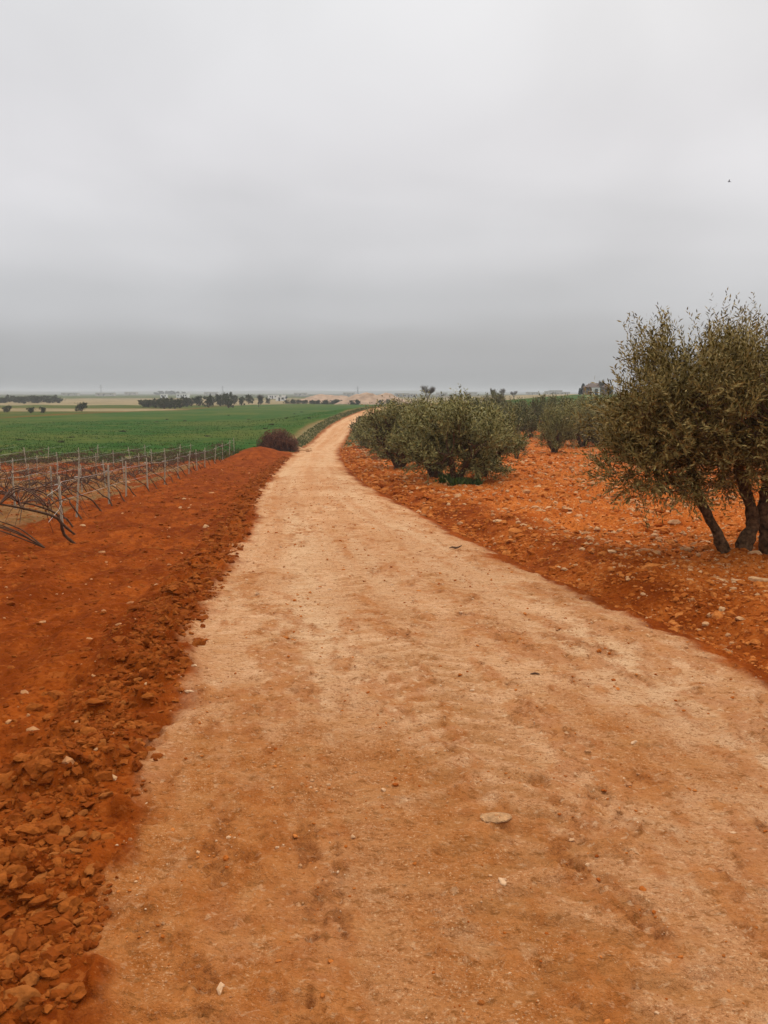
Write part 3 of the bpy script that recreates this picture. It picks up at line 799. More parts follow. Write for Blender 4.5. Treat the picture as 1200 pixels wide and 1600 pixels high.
def place_tree(parts, loc, rz, sc, label, group=None, name='olive_tree', cat='tree'):
    root = add_obj(name, None, loc=loc, rot=(0, 0, rz), scale=sc, label=label, cat=cat, group=group)
    root.empty_display_size = .3
    add_obj('trunk', parts[0], parent=root)
    add_obj('crown', parts[1], parent=root)
    if parts[2] is not None: add_obj('branches', parts[2], parent=root)
    return root

# the big olive on the right; local x to the right, y away
bx, by, bz = ray(1152, 862)
bigl = [(-1.0, 0, .95, .55, .5, .34), (-1.28, .1, 1.2, .38, .4, .36), (.0, .45, 1.0, .5, .4, .3), (-.80, -.05, 1.52, .80, .70, .62), (-1.02, .2, 1.28, .62, .6, .48), (-.72, -.25, 1.75, .62, .6, .52), (-.30, .1, 1.82, .65, .65, .52), (-1.0, .2, 1.08, .50, .5, .38),
        (.35, 0, 1.88, .72, .72, .60), (.05, .6, 1.7, .8, .7, .7), (.1, -.45, 1.55, .85, .6, .62), (.8, .1, 1.65, .85, .8, .75), (1.2, 0, 1.25, .75, .7, .6),
        (.55, -.4, 1.25, .7, .55, .45), (-.45, .3, 1.16, .6, .5, .36), (-.66, .1, 2.0, .36, .4, .42), (-1.12, 0, 1.72, .48, .5, .42), (-.92, .1, 2.1, .25, .3, .36), (.50, 0, 2.12, .45, .45, .42), (.05, .2, 1.2, .6, .6, .4)]
bigt = [[(-.12, -.02, -.12, .09), (-.21, -.02, .10, .062), (-.38, 0, .42, .052), (-.55, .02, .78, .048), (-.66, .02, 1.15, .045)],
        [(.06, .0, -.15, .11), (.09, .02, .08, .088), (.17, .03, .28, .070), (.11, .05, .55, .064), (-.02, .06, .92, .058), (-.08, .05, 1.35, .045)],
        [(.40, .08, -.15, .11), (.38, .08, .10, .085), (.31, .1, .34, .070), (.34, .12, .62, .068), (.40, .1, 1.0, .07), (.50, .08, 1.4, .05)],
        [(.42, .15, -.12, .13), (.55, .2, .25, .09), (.72, .22, .7, .075), (.9, .2, 1.1, .06)]]
bigl = [(l[0], l[1], l[2] * .94, *l[3:]) for l in bigl]
bparts = build_olive(bigl, bigt, 5600, .058, 22, 5, M_leaf, .31, .12, 420, .6, .36, .62, .06, .85)
place_tree(bparts, (bx, by, s1(bx, by)), 0, (1, 1, 1), 'big brown-green olive with three crooked trunks at the right edge, nearest tree to the camera')

# orchard olives
def var_olive(seed, nshoot, leaf, nleaf, mat, h=2.5, w=1.3, twigs=100, tr=4, low=.25, shoot=.34, width=.14, upw=1.05, tip=.6):
    r = np.random.default_rng(seed)
    lobes = []
    for i in range(11):
        a = i / 11 * 6.28 + r.random() * .6; q = .25 + .5 * r.random()
        zc = h * (.42 + .36 * r.random() * (1 - .3 * q))
        lobes.append((math.cos(a) * w * q, math.sin(a) * w * q, zc, w * (.40 + .22 * r.random()), w * (.40 + .22 * r.random()), h * (.18 + .09 * r.random())))
    for i in range(5):
        a = i / 5 * 6.28 + r.random(); lobes.append((math.cos(a) * w * .55, math.sin(a) * w * .55, h * .27, w * .38, w * .38, h * .15))
    lobes.append((0, 0, h * .62, w * .6, w * .6, h * .28)); lobes.append((.1, 0, h * .40, w * .72, w * .72, h * .2))
    trunks = []
    for i in range(tr):
        a = i / tr * 6.28 + r.random(); e = .28 + .22 * r.random()
        ca, sa = math.cos(a), math.sin(a)
        trunks.append([(ca * .08, sa * .08, -.12, .12), (ca * .14, sa * .14, .18, .085), (ca * .3 + r.normal() * .04, sa * .3, .5, .07), (ca * e * 1.5, sa * e * 1.5, .95, .05)])
    return build_olive(lobes, trunks, nshoot, leaf, nleaf, seed, mat, shoot, width, twigs, tip, low, .55, .05, upw)
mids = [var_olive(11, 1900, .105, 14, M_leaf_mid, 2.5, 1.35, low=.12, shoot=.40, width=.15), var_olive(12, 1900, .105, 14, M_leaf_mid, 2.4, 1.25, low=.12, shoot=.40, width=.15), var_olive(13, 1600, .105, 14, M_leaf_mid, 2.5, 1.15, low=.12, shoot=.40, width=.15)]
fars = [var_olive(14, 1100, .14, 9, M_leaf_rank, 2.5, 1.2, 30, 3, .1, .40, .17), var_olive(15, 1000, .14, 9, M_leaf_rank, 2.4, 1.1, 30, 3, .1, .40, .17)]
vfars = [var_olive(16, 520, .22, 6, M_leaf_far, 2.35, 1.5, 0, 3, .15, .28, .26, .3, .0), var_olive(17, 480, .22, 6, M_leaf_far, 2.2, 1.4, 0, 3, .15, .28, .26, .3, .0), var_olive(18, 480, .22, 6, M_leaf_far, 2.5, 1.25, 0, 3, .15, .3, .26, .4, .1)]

G_or = 'olive trees of the orchard right of the road'
def put(parts, px, py, hpx, wmul, rz, label, group=G_or, nat=2.7, name='olive_tree', cat='tree', Y=None):
    if Y is None: x, y, z = ray(px, py)
    else: x, y = X_at(px, Y, py), Y
    z = s1(x, y)
    hh = hpx / 1256.0 * y / nat
    return place_tree(parts, (x, y, z - .03), rz, (hh * wmul, hh * wmul, hh), label, group, name, cat)
# nearest orchard group beside the road (px of the trunk foot, height in px)
put(mids[0], 712, 757, 134, 1.12, .3, 'grey-green olive with green weeds round its foot, front tree of the clump beside the road')
put(mids[1], 680, 746, 128, 1.05, 1.6, 'grey-green olive with dark trunk just behind and left of the weedy-footed tree')
put(mids[2], 625, 733, 104, 1.25, 2.9, 'olive at the left end of the clump, its low crown almost reaching the road')
put(mids[1], 752, 748, 122, .92, 4.0, 'olive at the right end of the roadside clump, crown hanging low over the stones')
put(mids[0], 600, 716, 72, 1.25, 5.0, 'lower olive spreading behind the left end of the roadside clump')
put(fars[0], 574, 700, 44, 1.35, 1.0, 'low loose olive bush leaning toward the road where it bends')
put(mids[2], 866, 709, 74, .92, .8, 'small round olive with short trunk standing alone on the stony ground')
put(mids[0], 910, 699, 74, 1.10, 2.2, 'dark olive with forked trunk between the small round one and the big tree')
put(fars[1], 808, 717, 42, .95, .5, 'low dark olive shrub at the right foot of the roadside clump')
put(mids[1], 950, 697, 78, 1.0, 3.3, 'olive partly hidden behind the left side of the big tree')
far_list = [
    (932, 694, 72, 1.1, 'olive directly right of and behind the fork-trunked one'),
    (792, 700, 66, 1.0, 'olive right behind the low dark shrub'),
    (868, 672, 52, 1.3, 'olive of the third rank above the small round one'),
    (908, 676, 56, 1.2, 'olive of the third rank above the fork-trunked one'),
    (945, 680, 62, 1.3, 'olive of the third rank at the left fringe of the big tree'),
    (730, 662, 44, 1.3, 'olive top showing over the middle of the roadside clump'),
    (800, 690, 60, 1.1, 'olive above the low shrub, on the left of the red gap'),
    (775, 684, 58, 1.1, 'olive behind the right shoulder of the roadside clump'),
    (827, 684, 36, 1.0, 'small brownish olive closing the red gap between the trees'),
    (880, 684, 62, 1.1, 'olive rising behind the small round one'),
    (845, 674, 52, 1.0, 'olive on the right of the red gap, second rank'),
    (930, 683, 58, 1.0, 'olive rising behind the fork-trunked one'),
    (752, 674, 52, 1.1, 'olive in the second rank left of the red gap'),
    (850, 655, 36, 1.3, 'broad olive standing against the right green field'),
    (925, 658, 40, 1.4, 'broad brownish olive below the farmhouse'),
    (702, 655, 38, 1.1, 'dark round olive poking above the roadside clump'),
    (775, 652, 38, 1.1, 'dark olive below the thin bare tree on the horizon'),
    (757, 657, 37, 1.0, 'dark olive left of the thin bare tree'),
    (655, 660, 34, 1.4, 'olive crown showing over the left half of the roadside clump'),
    (628, 655, 28, 1.4, 'small far olive showing over the left end of the clump'),
    (800, 668, 42, 1.2, 'olive in the middle distance right above the shrub'),
    (818, 660, 34, 1.2, 'far olive above the red gap'),
    (898, 668, 42, 1.3, 'olive in the middle distance under the cypress'),
    (960, 670, 50, 1.2, 'far olive seen through the left fringe of the big tree'),
    (1010, 690, 60, 1.2, 'olive hidden in part behind the leftmost limbs of the big tree'),
    (735, 690, 60, 1.1, 'olive deep behind the middle of the roadside clump')]
fobj = {}
for k, (px, py, hp, wm, lb) in enumerate(far_list):
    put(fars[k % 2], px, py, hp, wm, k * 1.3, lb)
# dark bush at the road bend
bush = build_olive([(0, 0, .42, .42, .4, .36), (.15, .1, .62, .3, .3, .25), (-.15, 0, .35, .3, .3, .3)], [[(0, 0, -.1, .05), (0, 0, .2, .04), (0, 0, .4, .03)]], 220, .12, 10, 31, M_leaf_far, .22, .2, 10, .2, .05)
put(bush, 560, 671, 21, 1.0, 0, 'small round dark bush at the right edge of the road bend', None, .95, 'bush', 'bush')

# weeds at the foot of the front orchard olive
def tuft_mesh(n, h, r, spread, w=.012, mat=M_weed, name='weeds'):
    a = r.random(n) * 6.28; q = np.sqrt(r.random(n)) * spread
    B = np.stack([np.cos(a) * q, np.sin(a) * q, np.zeros(n)], 1)
    D = norm(np.stack([r.normal(size=n) * .45, r.normal(size=n) * .45, np.ones(n)], 1))
    hh = h * (.5 + .8 * r.random(n))
    W = norm(np.cross(D, r.normal(size=(n, 3)))) * (w * (.6 + .8 * r.random(n)))[:, None]
    T = B + D * hh[:, None]
    Mi = B + D * hh[:, None] * .55
    V = np.stack([B, Mi + W, T, Mi - W], 1).reshape(-1, 3)
    return V, np.arange(n * 4).reshape(-1, 4)
rw = np.random.default_rng(77)
Vs, Fs, k0 = [], [], 0
for px, py, n, h, sp in [(703, 757, 420, .34, .34), (718, 758, 380, .30, .34), (738, 757, 220, .28, .3), (770, 752, 110, .2, .3), (690, 757, 100, .2, .2)]:
    x, y, z = ray(px, py)
    V, F = tuft_mesh(n, h * .9, rw, sp * .9, .022)
    V += np.array([x, y, s1(x, y) - .02]); Vs.append(V); Fs.append(F + k0); k0 += len(V)
add_obj('weeds', mesh_np('weeds', np.vstack(Vs), np.vstack(Fs), [M_weed], smooth=False), kind='stuff', label='bright green weeds growing round the foot of the front olive', cat='weeds')

# grass along the field edges and in the near field
def blades(name, pts, h, w, mat, label, seed):
    r = np.random.default_rng(seed); n = len(pts)
    B = np.stack([pts[:, 0], pts[:, 1], surf(pts[:, 0], pts[:, 1]) - .01], 1)
    D = norm(np.stack([r.normal(size=n) * .4, r.normal(size=n) * .4, np.ones(n)], 1))
    hh = h * (.5 + .9 * r.random(n))
    W = norm(np.cross(D, r.normal(size=(n, 3)))) * (w * (.6 + .8 * r.random(n)))[:, None]
    V = np.stack([B, B + D * hh[:, None] * .5 + W, B + D * hh[:, None], B + D * hh[:, None] * .5 - W], 1).reshape(-1, 3)
    add_obj(name, mesh_np(name, V, np.arange(n * 4).reshape(-1, 4), [mat], smooth=False), kind='stuff', label=label, cat='grass')
n = 26000
Y = 48 + rw.random(n) ** 1.5 * 70; u = -.52 + rw.random(n) * .47; X = u * Y
t_ = lateral(X, Y); ok = (-t_ > halfw(Y) + 3.2) & (fbm(X * .5, Y * .5, 3, 8) > .40)
blades('crop_grass', np.stack([X, Y], 1)[ok], .10, .03, M_crop, 'young green crop standing in the field beyond the vineyard', 5)
n = 16000
Y = 45 + rw.random(n) * 6; X = -4.5 - halfw(Y) - 3 - rw.random(n) * 24
ok = fbm(X * .7, Y * .7, 3, 9) > .45
blades('dry_grass', np.stack([X, Y], 1)[ok][:7000], .20, .03, M_drygrass, 'dry weedy strip between the vineyard and the green field', 6)
n = 9000
Y = 56 + rw.random(n) * 90; sgn = np.where(rw.random(n) < .6, -1, 1); tt = sgn * (halfw(Y) + .25 + rw.random(n) * 1.6)
sl = slope_c(Y); X = centre(Y) + tt * np.sqrt(1 + sl * sl); ok = ~((tt > 0) & (Y < 68))
blades('verge_grass', np.stack([X, Y], 1)[ok], .16, .04, M_drygrass, 'olive-brown grass on the verges of the road beyond its bend', 7)

# ------------------------------------------------------------------ brushwood heap, stones beside it
def brush_heap(W, Hh, n, seed, mat, r0=.012):
    r = np.random.default_rng(seed); mb = MB()
    for i in range(n):
        a = r.random() * 6.28; ph = math.asin(r.random())
        e = np.array([W * math.cos(ph) * math.cos(a), W * .8 * math.cos(ph) * math.sin(a), Hh * math.sin(ph)]) * (.74 + .40 * r.random() ** 2)
        b = e * np.array([.35, .35, .1]) + r.normal(size=3) * np.array([.2, .2, .05])
        m = (b + e) * .5 + r.normal(size=3) * .10
        mb.tube([b, m, e], [r0, r0 * .8, r0 * .4], 3)
        if i % 2 == 0:
            # twigs lying along the skin of the heap
            d = norm(np.cross(e, r.normal(size=3))) * (.15 + .2 * r.random())
            mb.tube([e * .95 - d, e * 1.0, e * .94 + d], [r0 * .8, r0 * .7, r0 * .4], 3)
    return mb.mesh('brushwood_heap', [mat])
Yb = 57.0
xb = X_at(434, Yb, 690)
add_obj('brushwood_heap', brush_heap(1.45, 1.55, 1900, 3, M_twig, .018), loc=(xb, Yb, s1(xb, Yb) + .1), label='rounded heap of reddish brown cut vine twigs left of the road', cat='brushwood')
rr_ = np.random.default_rng(9)
for k in range(16):
    px = 468 + rr_.random() * 17; Yk = 58 + rr_.random() * 5
    x = X_at(px, Yk, 690)
    rock_obj('limestone_rock', x, Yk, .12 + .10 * rr_.random(), M_stone, 'pale stone in the small pile between brushwood heap and road', 'stone', 'stones piled beside the brushwood heap', seed=500 + k, flat=.7, sub=ICO2, facet=5)

# ------------------------------------------------------------------ vineyard
def row_x(Y): return np.interp(Y, [9, 11.4, 15, 21, 31, 39, 51], [-3.9, -4.75, -6.05, -6.9, -7.9, -8.75, -9.2])
def vine_parts(seed, near=False):
    r = np.random.default_rng(seed)
    mb = MB(); sg = 8 if near else 5
    # leaning crooked trunk from the foot, up and away to the left, then arms along the wire
    lean = -.35 - .35 * r.random()
    pts = [(.28, 0, -.05), (.14, .02, .16), (.0, -.03, .33), (lean * .5, .02, .47), (lean * .9, .03, .58)]
    pts = np.array(pts) + np.r_[np.zeros((1, 3)), r.normal(size=(4, 3)) * .03]
    s = np.linspace(0, 4, 13)
    P = np.stack([smooth_interp(s, np.arange(5), pts[:, c]) for c in range(3)], 1)
    mb.tube(P, np.linspace(.019, .011, 13) * (1 + .3 * r.random(13)), sg, .3)
    head = P[-1]
    trunk = mb.mesh('trunk', [M_vine])
    mc = MB()
    def cane(a, b, c, d, r0):
        A = np.array([a, b, c, d]); s = np.linspace(0, 3, 10)
        Q = np.stack([smooth_interp(s, np.arange(4), A[:, q]) for q in range(3)], 1)
        mc.tube(Q, np.linspace(r0, r0 * .35, 10), 4, .2)
    for sgn in (-1, 1):
        ln = .7 + .4 * r.random()
        cane(head, head + np.array([-.05, sgn * ln * .35, .12 + .06 * r.random()]), head + np.array([-.08, sgn * ln * .7, .06]), head + np.array([-.02, sgn * ln, -.02]), .012)
        for q in range(5):
            b0 = head + np.array([-.06, sgn * ln * (.12 + .2 * q), .09])
            e = b0 + np.array([r.normal() * .18, r.normal() * .15, .12 + .3 * r.random()])
            cane(b0, (b0 + e) / 2 + r.normal(size=3) * .03, e, e + r.normal(size=3) * .06, .008)
    # long canes arching over and down
    for q in range(7):
        sx = r.choice([-1, 1]) ; ln = .5 + .6 * r.random()
        cane(head, head + np.array([sx * ln * .35, r.normal() * .15, .18]), head + np.array([sx * ln * .75, r.normal() * .3, .05]), head + np.array([sx * ln, r.normal() * .35, -.28 - .15 * r.random()]), .011)
    canes = mc.mesh('canes', [M_cane])
    return trunk, canes
vines = [vine_parts(50 + k, True) for k in range(6)]
def place_vine(v, x, y, rz, sc, label, group):
    root = add_obj('grapevine', None, loc=(x, y, s1(x, y)), rot=(0, 0, rz), scale=(sc, sc, sc), label=label, cat='grapevine', group=group)
    add_obj('trunk', v[0], parent=root); add_obj('canes', v[1], parent=root)
def post_mesh():
    mb = MB(); h = .97
    # tapered square concrete post with chamfered top and a wire spur
    a, b = .021, .016
    V = []
    for z, w in ((-.15, a), (h - .03, b), (h, b * .6)):
        V += [(-w, -w, z), (w, -w, z), (w, w, z), (-w, w, z)]
    F = [(0, 1, 5, 4), (1, 2, 6, 5), (2, 3, 7, 6), (3, 0, 4, 7), (4, 5, 9, 8), (5, 6, 10, 9), (6, 7, 11, 10), (7, 4, 8, 11), (8, 9, 10, 11)]
    mb.add(V, F)
    return mb.mesh('post_shaft', [M_post], smooth=False)
def spur_mesh():
    mb = MB(); mb.tube([(-.085, 0, .80), (-.04, 0, .815), (.045, 0, .80)], [.009, .011, .007], 5)
    return mb.mesh('wire_spur', [M_wire])
PM, SM = post_mesh(), spur_mesh()
def place_post(x, y, tx, ty, label, group, sc=1.0):
    root = add_obj('vineyard_post', None, loc=(x, y, s1(x, y)), rot=(tx, ty, rng.random() * .3), scale=(sc, sc, sc), label=label, cat='post', group=group)
    add_obj('shaft', PM, parent=root); add_obj('wire_spur', SM, parent=root)
ordn = ['first', 'second', 'third', 'fourth', 'fifth', 'sixth', 'seventh', 'eighth', 'ninth', 'tenth', 'eleventh', 'twelfth', 'thirteenth', 'fourteenth', 'fifteenth', 'sixteenth']
# front row: posts read off their feet
front = [(14.2, 0), (16.0, .10), (19.3, .02), (21.5, .03), (24.5, 0), (27.5, .06), (30.5, .02), (33.5, .07), (36.3, -.03), (39.2, .04), (42.0, .10), (44.6, 0), (47.0, .06), (49.0, -.02)]
for k, (Y, tl) in enumerate(front):
    x = float(row_x(Y))
    place_post(x, Y, rng.normal() * .03, tl, ordn[k] + ' pale post from the left in the front row of the vineyard', 'front row vineyard posts')
NR = 9
rowdx = 2.35
def row_pts(i, Y): return float(row_x(Y)) - i * rowdx * (1 + .02 * i)
cnt = 0
for i in range(NR):
    y0 = 11.4 if i == 0 else max(11.0, (-row_pts(i, 20)) / .60)
    wires = MB(); Y = y0
    # posts of the rows behind
    if i > 0:
        Yp = y0 + (i * 1.3) % 3.1
        j = 0
        while Yp < 48.5:
            x = row_pts(i, Yp)
            place_post(x, Yp, rng.normal() * .04, rng.normal() * .05, 'pale post in the %s row back from the road in the vineyard' % ordn[i], 'posts of the %s vineyard row' % ordn[i], .92 + .12 * rng.random())
            Yp += 3.1
    k = 0
    while Y < 48:
        x = row_pts(i, Y)
        near = i == 0 and k < 8
        lb = ('%s leafless grapevine from the camera in the front row, dark leaning trunk' % ordn[k].capitalize()) if near else \
             ('leafless grapevine farther along the front row' if i == 0 else 'leafless grapevine in the %s row back from the road' % ordn[i])
        place_vine(vines[(k * 5 + i * 3) % 6], x, Y, rng.normal() * .6, (1.0 if i == 0 and k < 2 else .80) * (.9 + .25 * rng.random()), lb, None if near else 'leafless vines of vineyard row ' + ordn[i])
        cnt += 1
        Y += (1.55 if i < 5 else 1.9) * (.9 + .2 * rng.random()); k += 1
    for hz in (.45, .80):
        P = []
        for Yw in np.arange(y0 - 1, 49.01, 1.5):
            P.append((row_pts(i, Yw), Yw, s1(row_pts(i, Yw), Yw) + hz - .03 * abs(math.sin(Yw))))
        wires.tube(P, .0035, 4)
    add_obj('trellis_wire', wires.mesh('trellis_wire', [M_wire]), label='two thin wires strung along the %s vineyard row from the road' % ordn[i], cat='wire', group=None)
# pruned canes lying at the foot of the near vine
mb = MB()
bxv, byv = row_pts(0, 11.4), 11.4
add_x, add_y, _ = ray(70, 857)
r5 = np.random.default_rng(4)
for k in range(5):
    L0 = .9 + .5 * r5.random(); dz = .25 + .25 * r5.random()
    A = np.array([(0, 0, .02), (-L0 * .35, r5.normal() * .1, dz * .55), (-L0 * .7, r5.normal() * .15, dz * .95), (-L0, r5.normal() * .2, dz * 1.1 + .05 * k)])
    s = np.linspace(0, 3, 10); Q = np.stack([smooth_interp(s, np.arange(4), A[:, q]) for q in range(3)], 1)
    mb.tube(Q, np.linspace(.011, .005, 10), 5, .3)
add_obj('pruned_canes', mb.mesh('pruned_canes', [M_vine]), loc=(add_x, add_y, s1(add_x, add_y)), label='dark canes fanning up leftwards from the ground at the near end of the vineyard', cat='canes')

# ------------------------------------------------------------------ far trees on the plain (left)
def put_far(parts, px, py, hpx, wmul, label, group, nat=2.7, name='olive_tree', k=0, Y=None):
    return put(parts, px, py, hpx * 1.3, wmul * .9, k * 1.7, label, group, nat, name, 'tree', Y)
G1 = 'olive trees of the distant grove left of the road'
k = 0
for px, py, hp in [(224, 637, 11), (233, 637, 12), (243, 638, 12), (250, 637, 13), (257, 639, 13), (265, 638, 14), (273, 639, 14), (281, 638, 13), (292, 636, 13), (299, 635, 12)]:
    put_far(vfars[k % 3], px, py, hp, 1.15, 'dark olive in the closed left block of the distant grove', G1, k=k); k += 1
for px, py, hp, lb in [(311, 635, 14, 'dark round olive just right of the gap in the distant grove'), (326, 637, 14, 'second olive right of the gap in the distant grove'),
                   (332, 633, 12, 'small olive behind the second one right of the grove gap'), (344, 635, 16, 'tall dark olive in the middle of the distant grove'),
                   (353, 634, 15, 'olive touching the tall one in the distant grove'), (357, 638, 13, 'low front olive in the middle of the distant grove'),
                   (366, 632, 13, 'olive at the right end of the grove clump'), (377, 634, 10, 'small separate olive after the grove clump'), (389, 631, 12, 'olive just left of the bare purple-grey tree'),
                   (407, 632, 8, 'small olive in front of the bare purple-grey tree'), (419, 631, 7, 'last tiny tree right of the distant grove')]:
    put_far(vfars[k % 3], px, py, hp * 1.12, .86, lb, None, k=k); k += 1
for px, py, hp, lb in [(11, 645, 10, 'leftmost single tree on the plain at the photo edge'), (48, 646, 9, 'single dark tree, second from the left on the plain'),
                       (68, 646, 8, 'small single tree, third from the left on the plain'), (128, 643, 13, 'brown single tree standing alone on the tan strip')]:
    put_far(vfars[k % 3], px, py, hp, 1.1, lb, None, k=k); k += 1
G2 = 'dark trees along the far left of the plain'
for q in range(13):
    put_far(vfars[q % 3], -2 + q * 7.6 + rw.random() * 3, 632, 7 + rw.random() * 3, 1.6, 'dark tree in the long line at the far left of the plain', G2, k=q, Y=330 + rw.random() * 50)
G3 = 'hazy trees round the far white houses'
for q, (px, hp) in enumerate([(244, 4), (252, 6), (261, 5), (268, 6), (277, 5), (288, 4)]):
    put_far(vfars[q % 3], px, 625, hp, 1.5, 'hazy grey tree among the far white houses left of the road', G3, k=q, Y=1250 + 20 * q)
# bare trees
def bare_tree(seed, h=4.5, n=1100):
    r = np.random.default_rng(seed)
    mb = MB(); mb.tube([(0, 0, -.2), (.05, 0, h * .18), (0, .03, h * .33)], [.16, .12, .1], 7, .1)
    tw = MB()
    for i in range(14):
        a = r.random() * 6.28; rd = .25 + .3 * r.random()
        e = np.array([math.cos(a) * rd * h * .7, math.sin(a) * rd * h * .7, h * (.62 + .28 * r.random())])
        m = np.array([e[0] * .4, e[1] * .4, h * .48])
        mb.tube([(0, 0, h * .28), m, e], [.07, .045, .015], 5)
        for j in range(n // 14):
            s = .35 + .65 * r.random(); b0 = m + (e - m) * s
            d = norm(np.array([r.normal() * .8 + math.cos(a) * .5, r.normal() * .8 + math.sin(a) * .5, .8 + r.random() * .6]))
            tw.tube([b0, b0 + d * h * .09 + r.normal(size=3) * .05, b0 + d * h * .2], [.014, .011, .005], 3)
    return mb.mesh('trunk', [M_baretwig]), tw.mesh('twigs', [M_baretwig])
bt = bare_tree(71)
def put_bare(px, Y, hpx, wm, label, rz=0, base=632):
    x = X_at(px, Y, 625); z = s1(x, Y); s = hpx / 1256 * Y / 4.5
    root = add_obj('bare_tree', None, loc=(x, Y, z), rot=(0, 0, rz), scale=(s * wm, s * wm, s), label=label, cat='tree')
    add_obj('trunk', bt[0], parent=root); add_obj('twigs', bt[1], parent=root)
put_bare(404, 235, 20, 1.1, 'rounded bare purple-grey tree at the right end of the distant grove', 0)
put_bare(668, 150, 30, 1.0, 'rounded hazy bare tree on the horizon above the roadside clump', 1)
put_bare(770, 150, 22, .6, 'thin dark bare tree on the horizon left of the right green field', 2)
put_bare(787, 330, 20, .9, 'paler bare tree just right of the thin dark one on the horizon', 3)
put_bare(803, 340, 15, 1.0, 'lowest bare tree of the three at the left end of the right green field', 4)
put_bare(938, 235, 24, .5, 'scrawny tree beside the farmhouse wall on the right', 5)
# cypresses
def cypress(seed, h=5., w=.6, n=900, pointed=True):
    r = np.random.default_rng(seed)
    zz = r.random(n) ** .8 * h; a = r.random(n) * 6.28
    prof = w * np.interp(zz / h, [0, .1, .45, .8, 1], [.6, 1, .9, .45, .05]) * (.75 + .35 * r.random(n))
    O = np.stack([np.cos(a) * prof, np.sin(a) * prof, zz + .1], 1)
    D = norm(np.stack([np.cos(a) * .4, np.sin(a) * .4, np.ones(n)], 1))
    V, F = shoots_mesh(O, D, np.full(n, .3), 4, .28, .3, r)
    mb = MB(); mb.tube([(0, 0, -.2), (0, 0, h * .4), (0, 0, h * .9)], [.12, .08, .03], 6)
    return mb.mesh('trunk', [M_bark]), mesh_np('crown', V, F, [M_cyp], smooth=False)
cy = cypress(81)
def put_cyp(px, Y, hpx, wm, label):
    x = X_at(px, Y, 612); s = hpx / 1256 * Y / 5.
    root = add_obj('cypress_tree', None, loc=(x, Y, s1(x, Y) - .1), scale=(s * wm, s * wm, s), label=label, cat='tree')
    add_obj('trunk', cy[0], parent=root); add_obj('crown', cy[1], parent=root)
put_cyp(911, 250, 16, 1.5, 'pointed dark cypress left of the farmhouse, taller of the touching pair')
put_cyp(906, 251, 10, 1.4, 'lower cypress touching the left side of the pointed one')
put_cyp(915, 252, 9, 1.6, 'low broad cypress touching the right side of the pointed one')
put_cyp(942, 248, 17, .9, 'slim dark conifer behind the farmhouse roof')
put_cyp(955, 246, 12, 1.4, 'dark conifer half behind the left fringe of the big olive')

# ------------------------------------------------------------------ buildings
def house(px, Y, w, d, h, roof, label, rz=0., win=2, base_drop=.3, name='house', wallm=M_white, tower=False):
    x = X_at(px, Y, 614)
    root = add_obj(name, None, loc=(x, Y, s1(x, Y) - .05), rot=(0, 0, rz), label=label, cat='house')
    mb = MB(); mb.box(-w / 2, w / 2, -d / 2, d / 2, -base_drop, h)
    add_obj('wall', mb.mesh('wall', [wallm], False), parent=root)
    if roof == 'hip':
        o = .35; V = [(-w / 2 - o, -d / 2 - o, h + .003), (w / 2 + o, -d / 2 - o, h + .003), (w / 2 + o, d / 2 + o, h + .003), (-w / 2 - o, d / 2 + o, h + .003),
                      (-w / 2 + d * .35, 0, h + d * .22), (w / 2 - d * .35, 0, h + d * .22)]
        q = MB(); q.add(V, [(0, 1, 5, 4), (2, 3, 4, 5), (0, 3, 2, 1)])
        me = bpy.data.meshes.new('roof'); me.from_pydata(V, [], [(0, 1, 5, 4), (2, 3, 4, 5), (1, 2, 5), (3, 0, 4), (3, 2, 1, 0)]); me.materials.append(M_roof)
        rf = add_obj('roof', me, parent=root)
        c = MB(); c.box(w * .18, w * .18 + .5, -.25, .25, h + d * .1, h + d * .22 + .6)
        add_obj('chimney', c.mesh('chimney', [wallm], False), parent=rf)
    else:
        q = MB(); q.box(-w / 2 - .12, w / 2 + .12, -d / 2 - .12, d / 2 + .12, h + .003, h + .28)
        add_obj('roof', q.mesh('roof', [wallm], False), parent=root)
    dd = MB(); dd.box(-.45 - w * .06, .45 - w * .06, -d / 2 - .04, -d / 2 + .05, 0, 2.0)
    add_obj('door', dd.mesh('door', [M_glass], False), parent=root)
    for i in range(win):
        xx = -w / 2 + w * (i + .5) / win
        if abs(xx + w * .06) < .9: xx += 1.4
        wb = MB(); wb.box(xx - .5, xx + .5, -d / 2 - .03, -d / 2 + .05, h * .42, h * .42 + 1.0)
        add_obj('window', wb.mesh('window', [M_glass], False), parent=root)
    return root
M_shed = simple_mat('weathered_render', (.38, .35, .30), .95, .2, .5, .2, 6)
M_dwall = simple_mat('brown_render', (.17, .10, .065), .9, .2, .8, .3, 6)
house(933, 250, 8.5, 6, 2.3, 'hip', 'low brown farmhouse with dark hipped roof on the right rise', -.25, 3, wallm=M_dwall, name='farmhouse')
house(931, 246, 1.9, 2.2, 1.9, 'flat', 'small bright white outbuilding in front of the brown farmhouse', 0, 1, name='outbuilding')
house(256, 640, 5, 5, 3.0, 'flat', 'left one of the two hazy white houses behind the distant grove', .1, 2)
house(286, 640, 9, 6, 3.2, 'flat', 'right one of the two hazy white houses behind the distant grove', -.1, 3)
house(437, 420, 4.0, 3.5, 1.9, 'flat', 'small white hut by the far end of the left green field', .1, 1, name='hut')
house(443, 420, 2.0, 2.5, 2.9, 'flat', 'narrow taller white hut touching the small one at the far field end', .1, 1, name='hut')
house(427, 560, 7, 4, 2.2, 'flat', 'faint white building left of the far white huts', 0, 2)
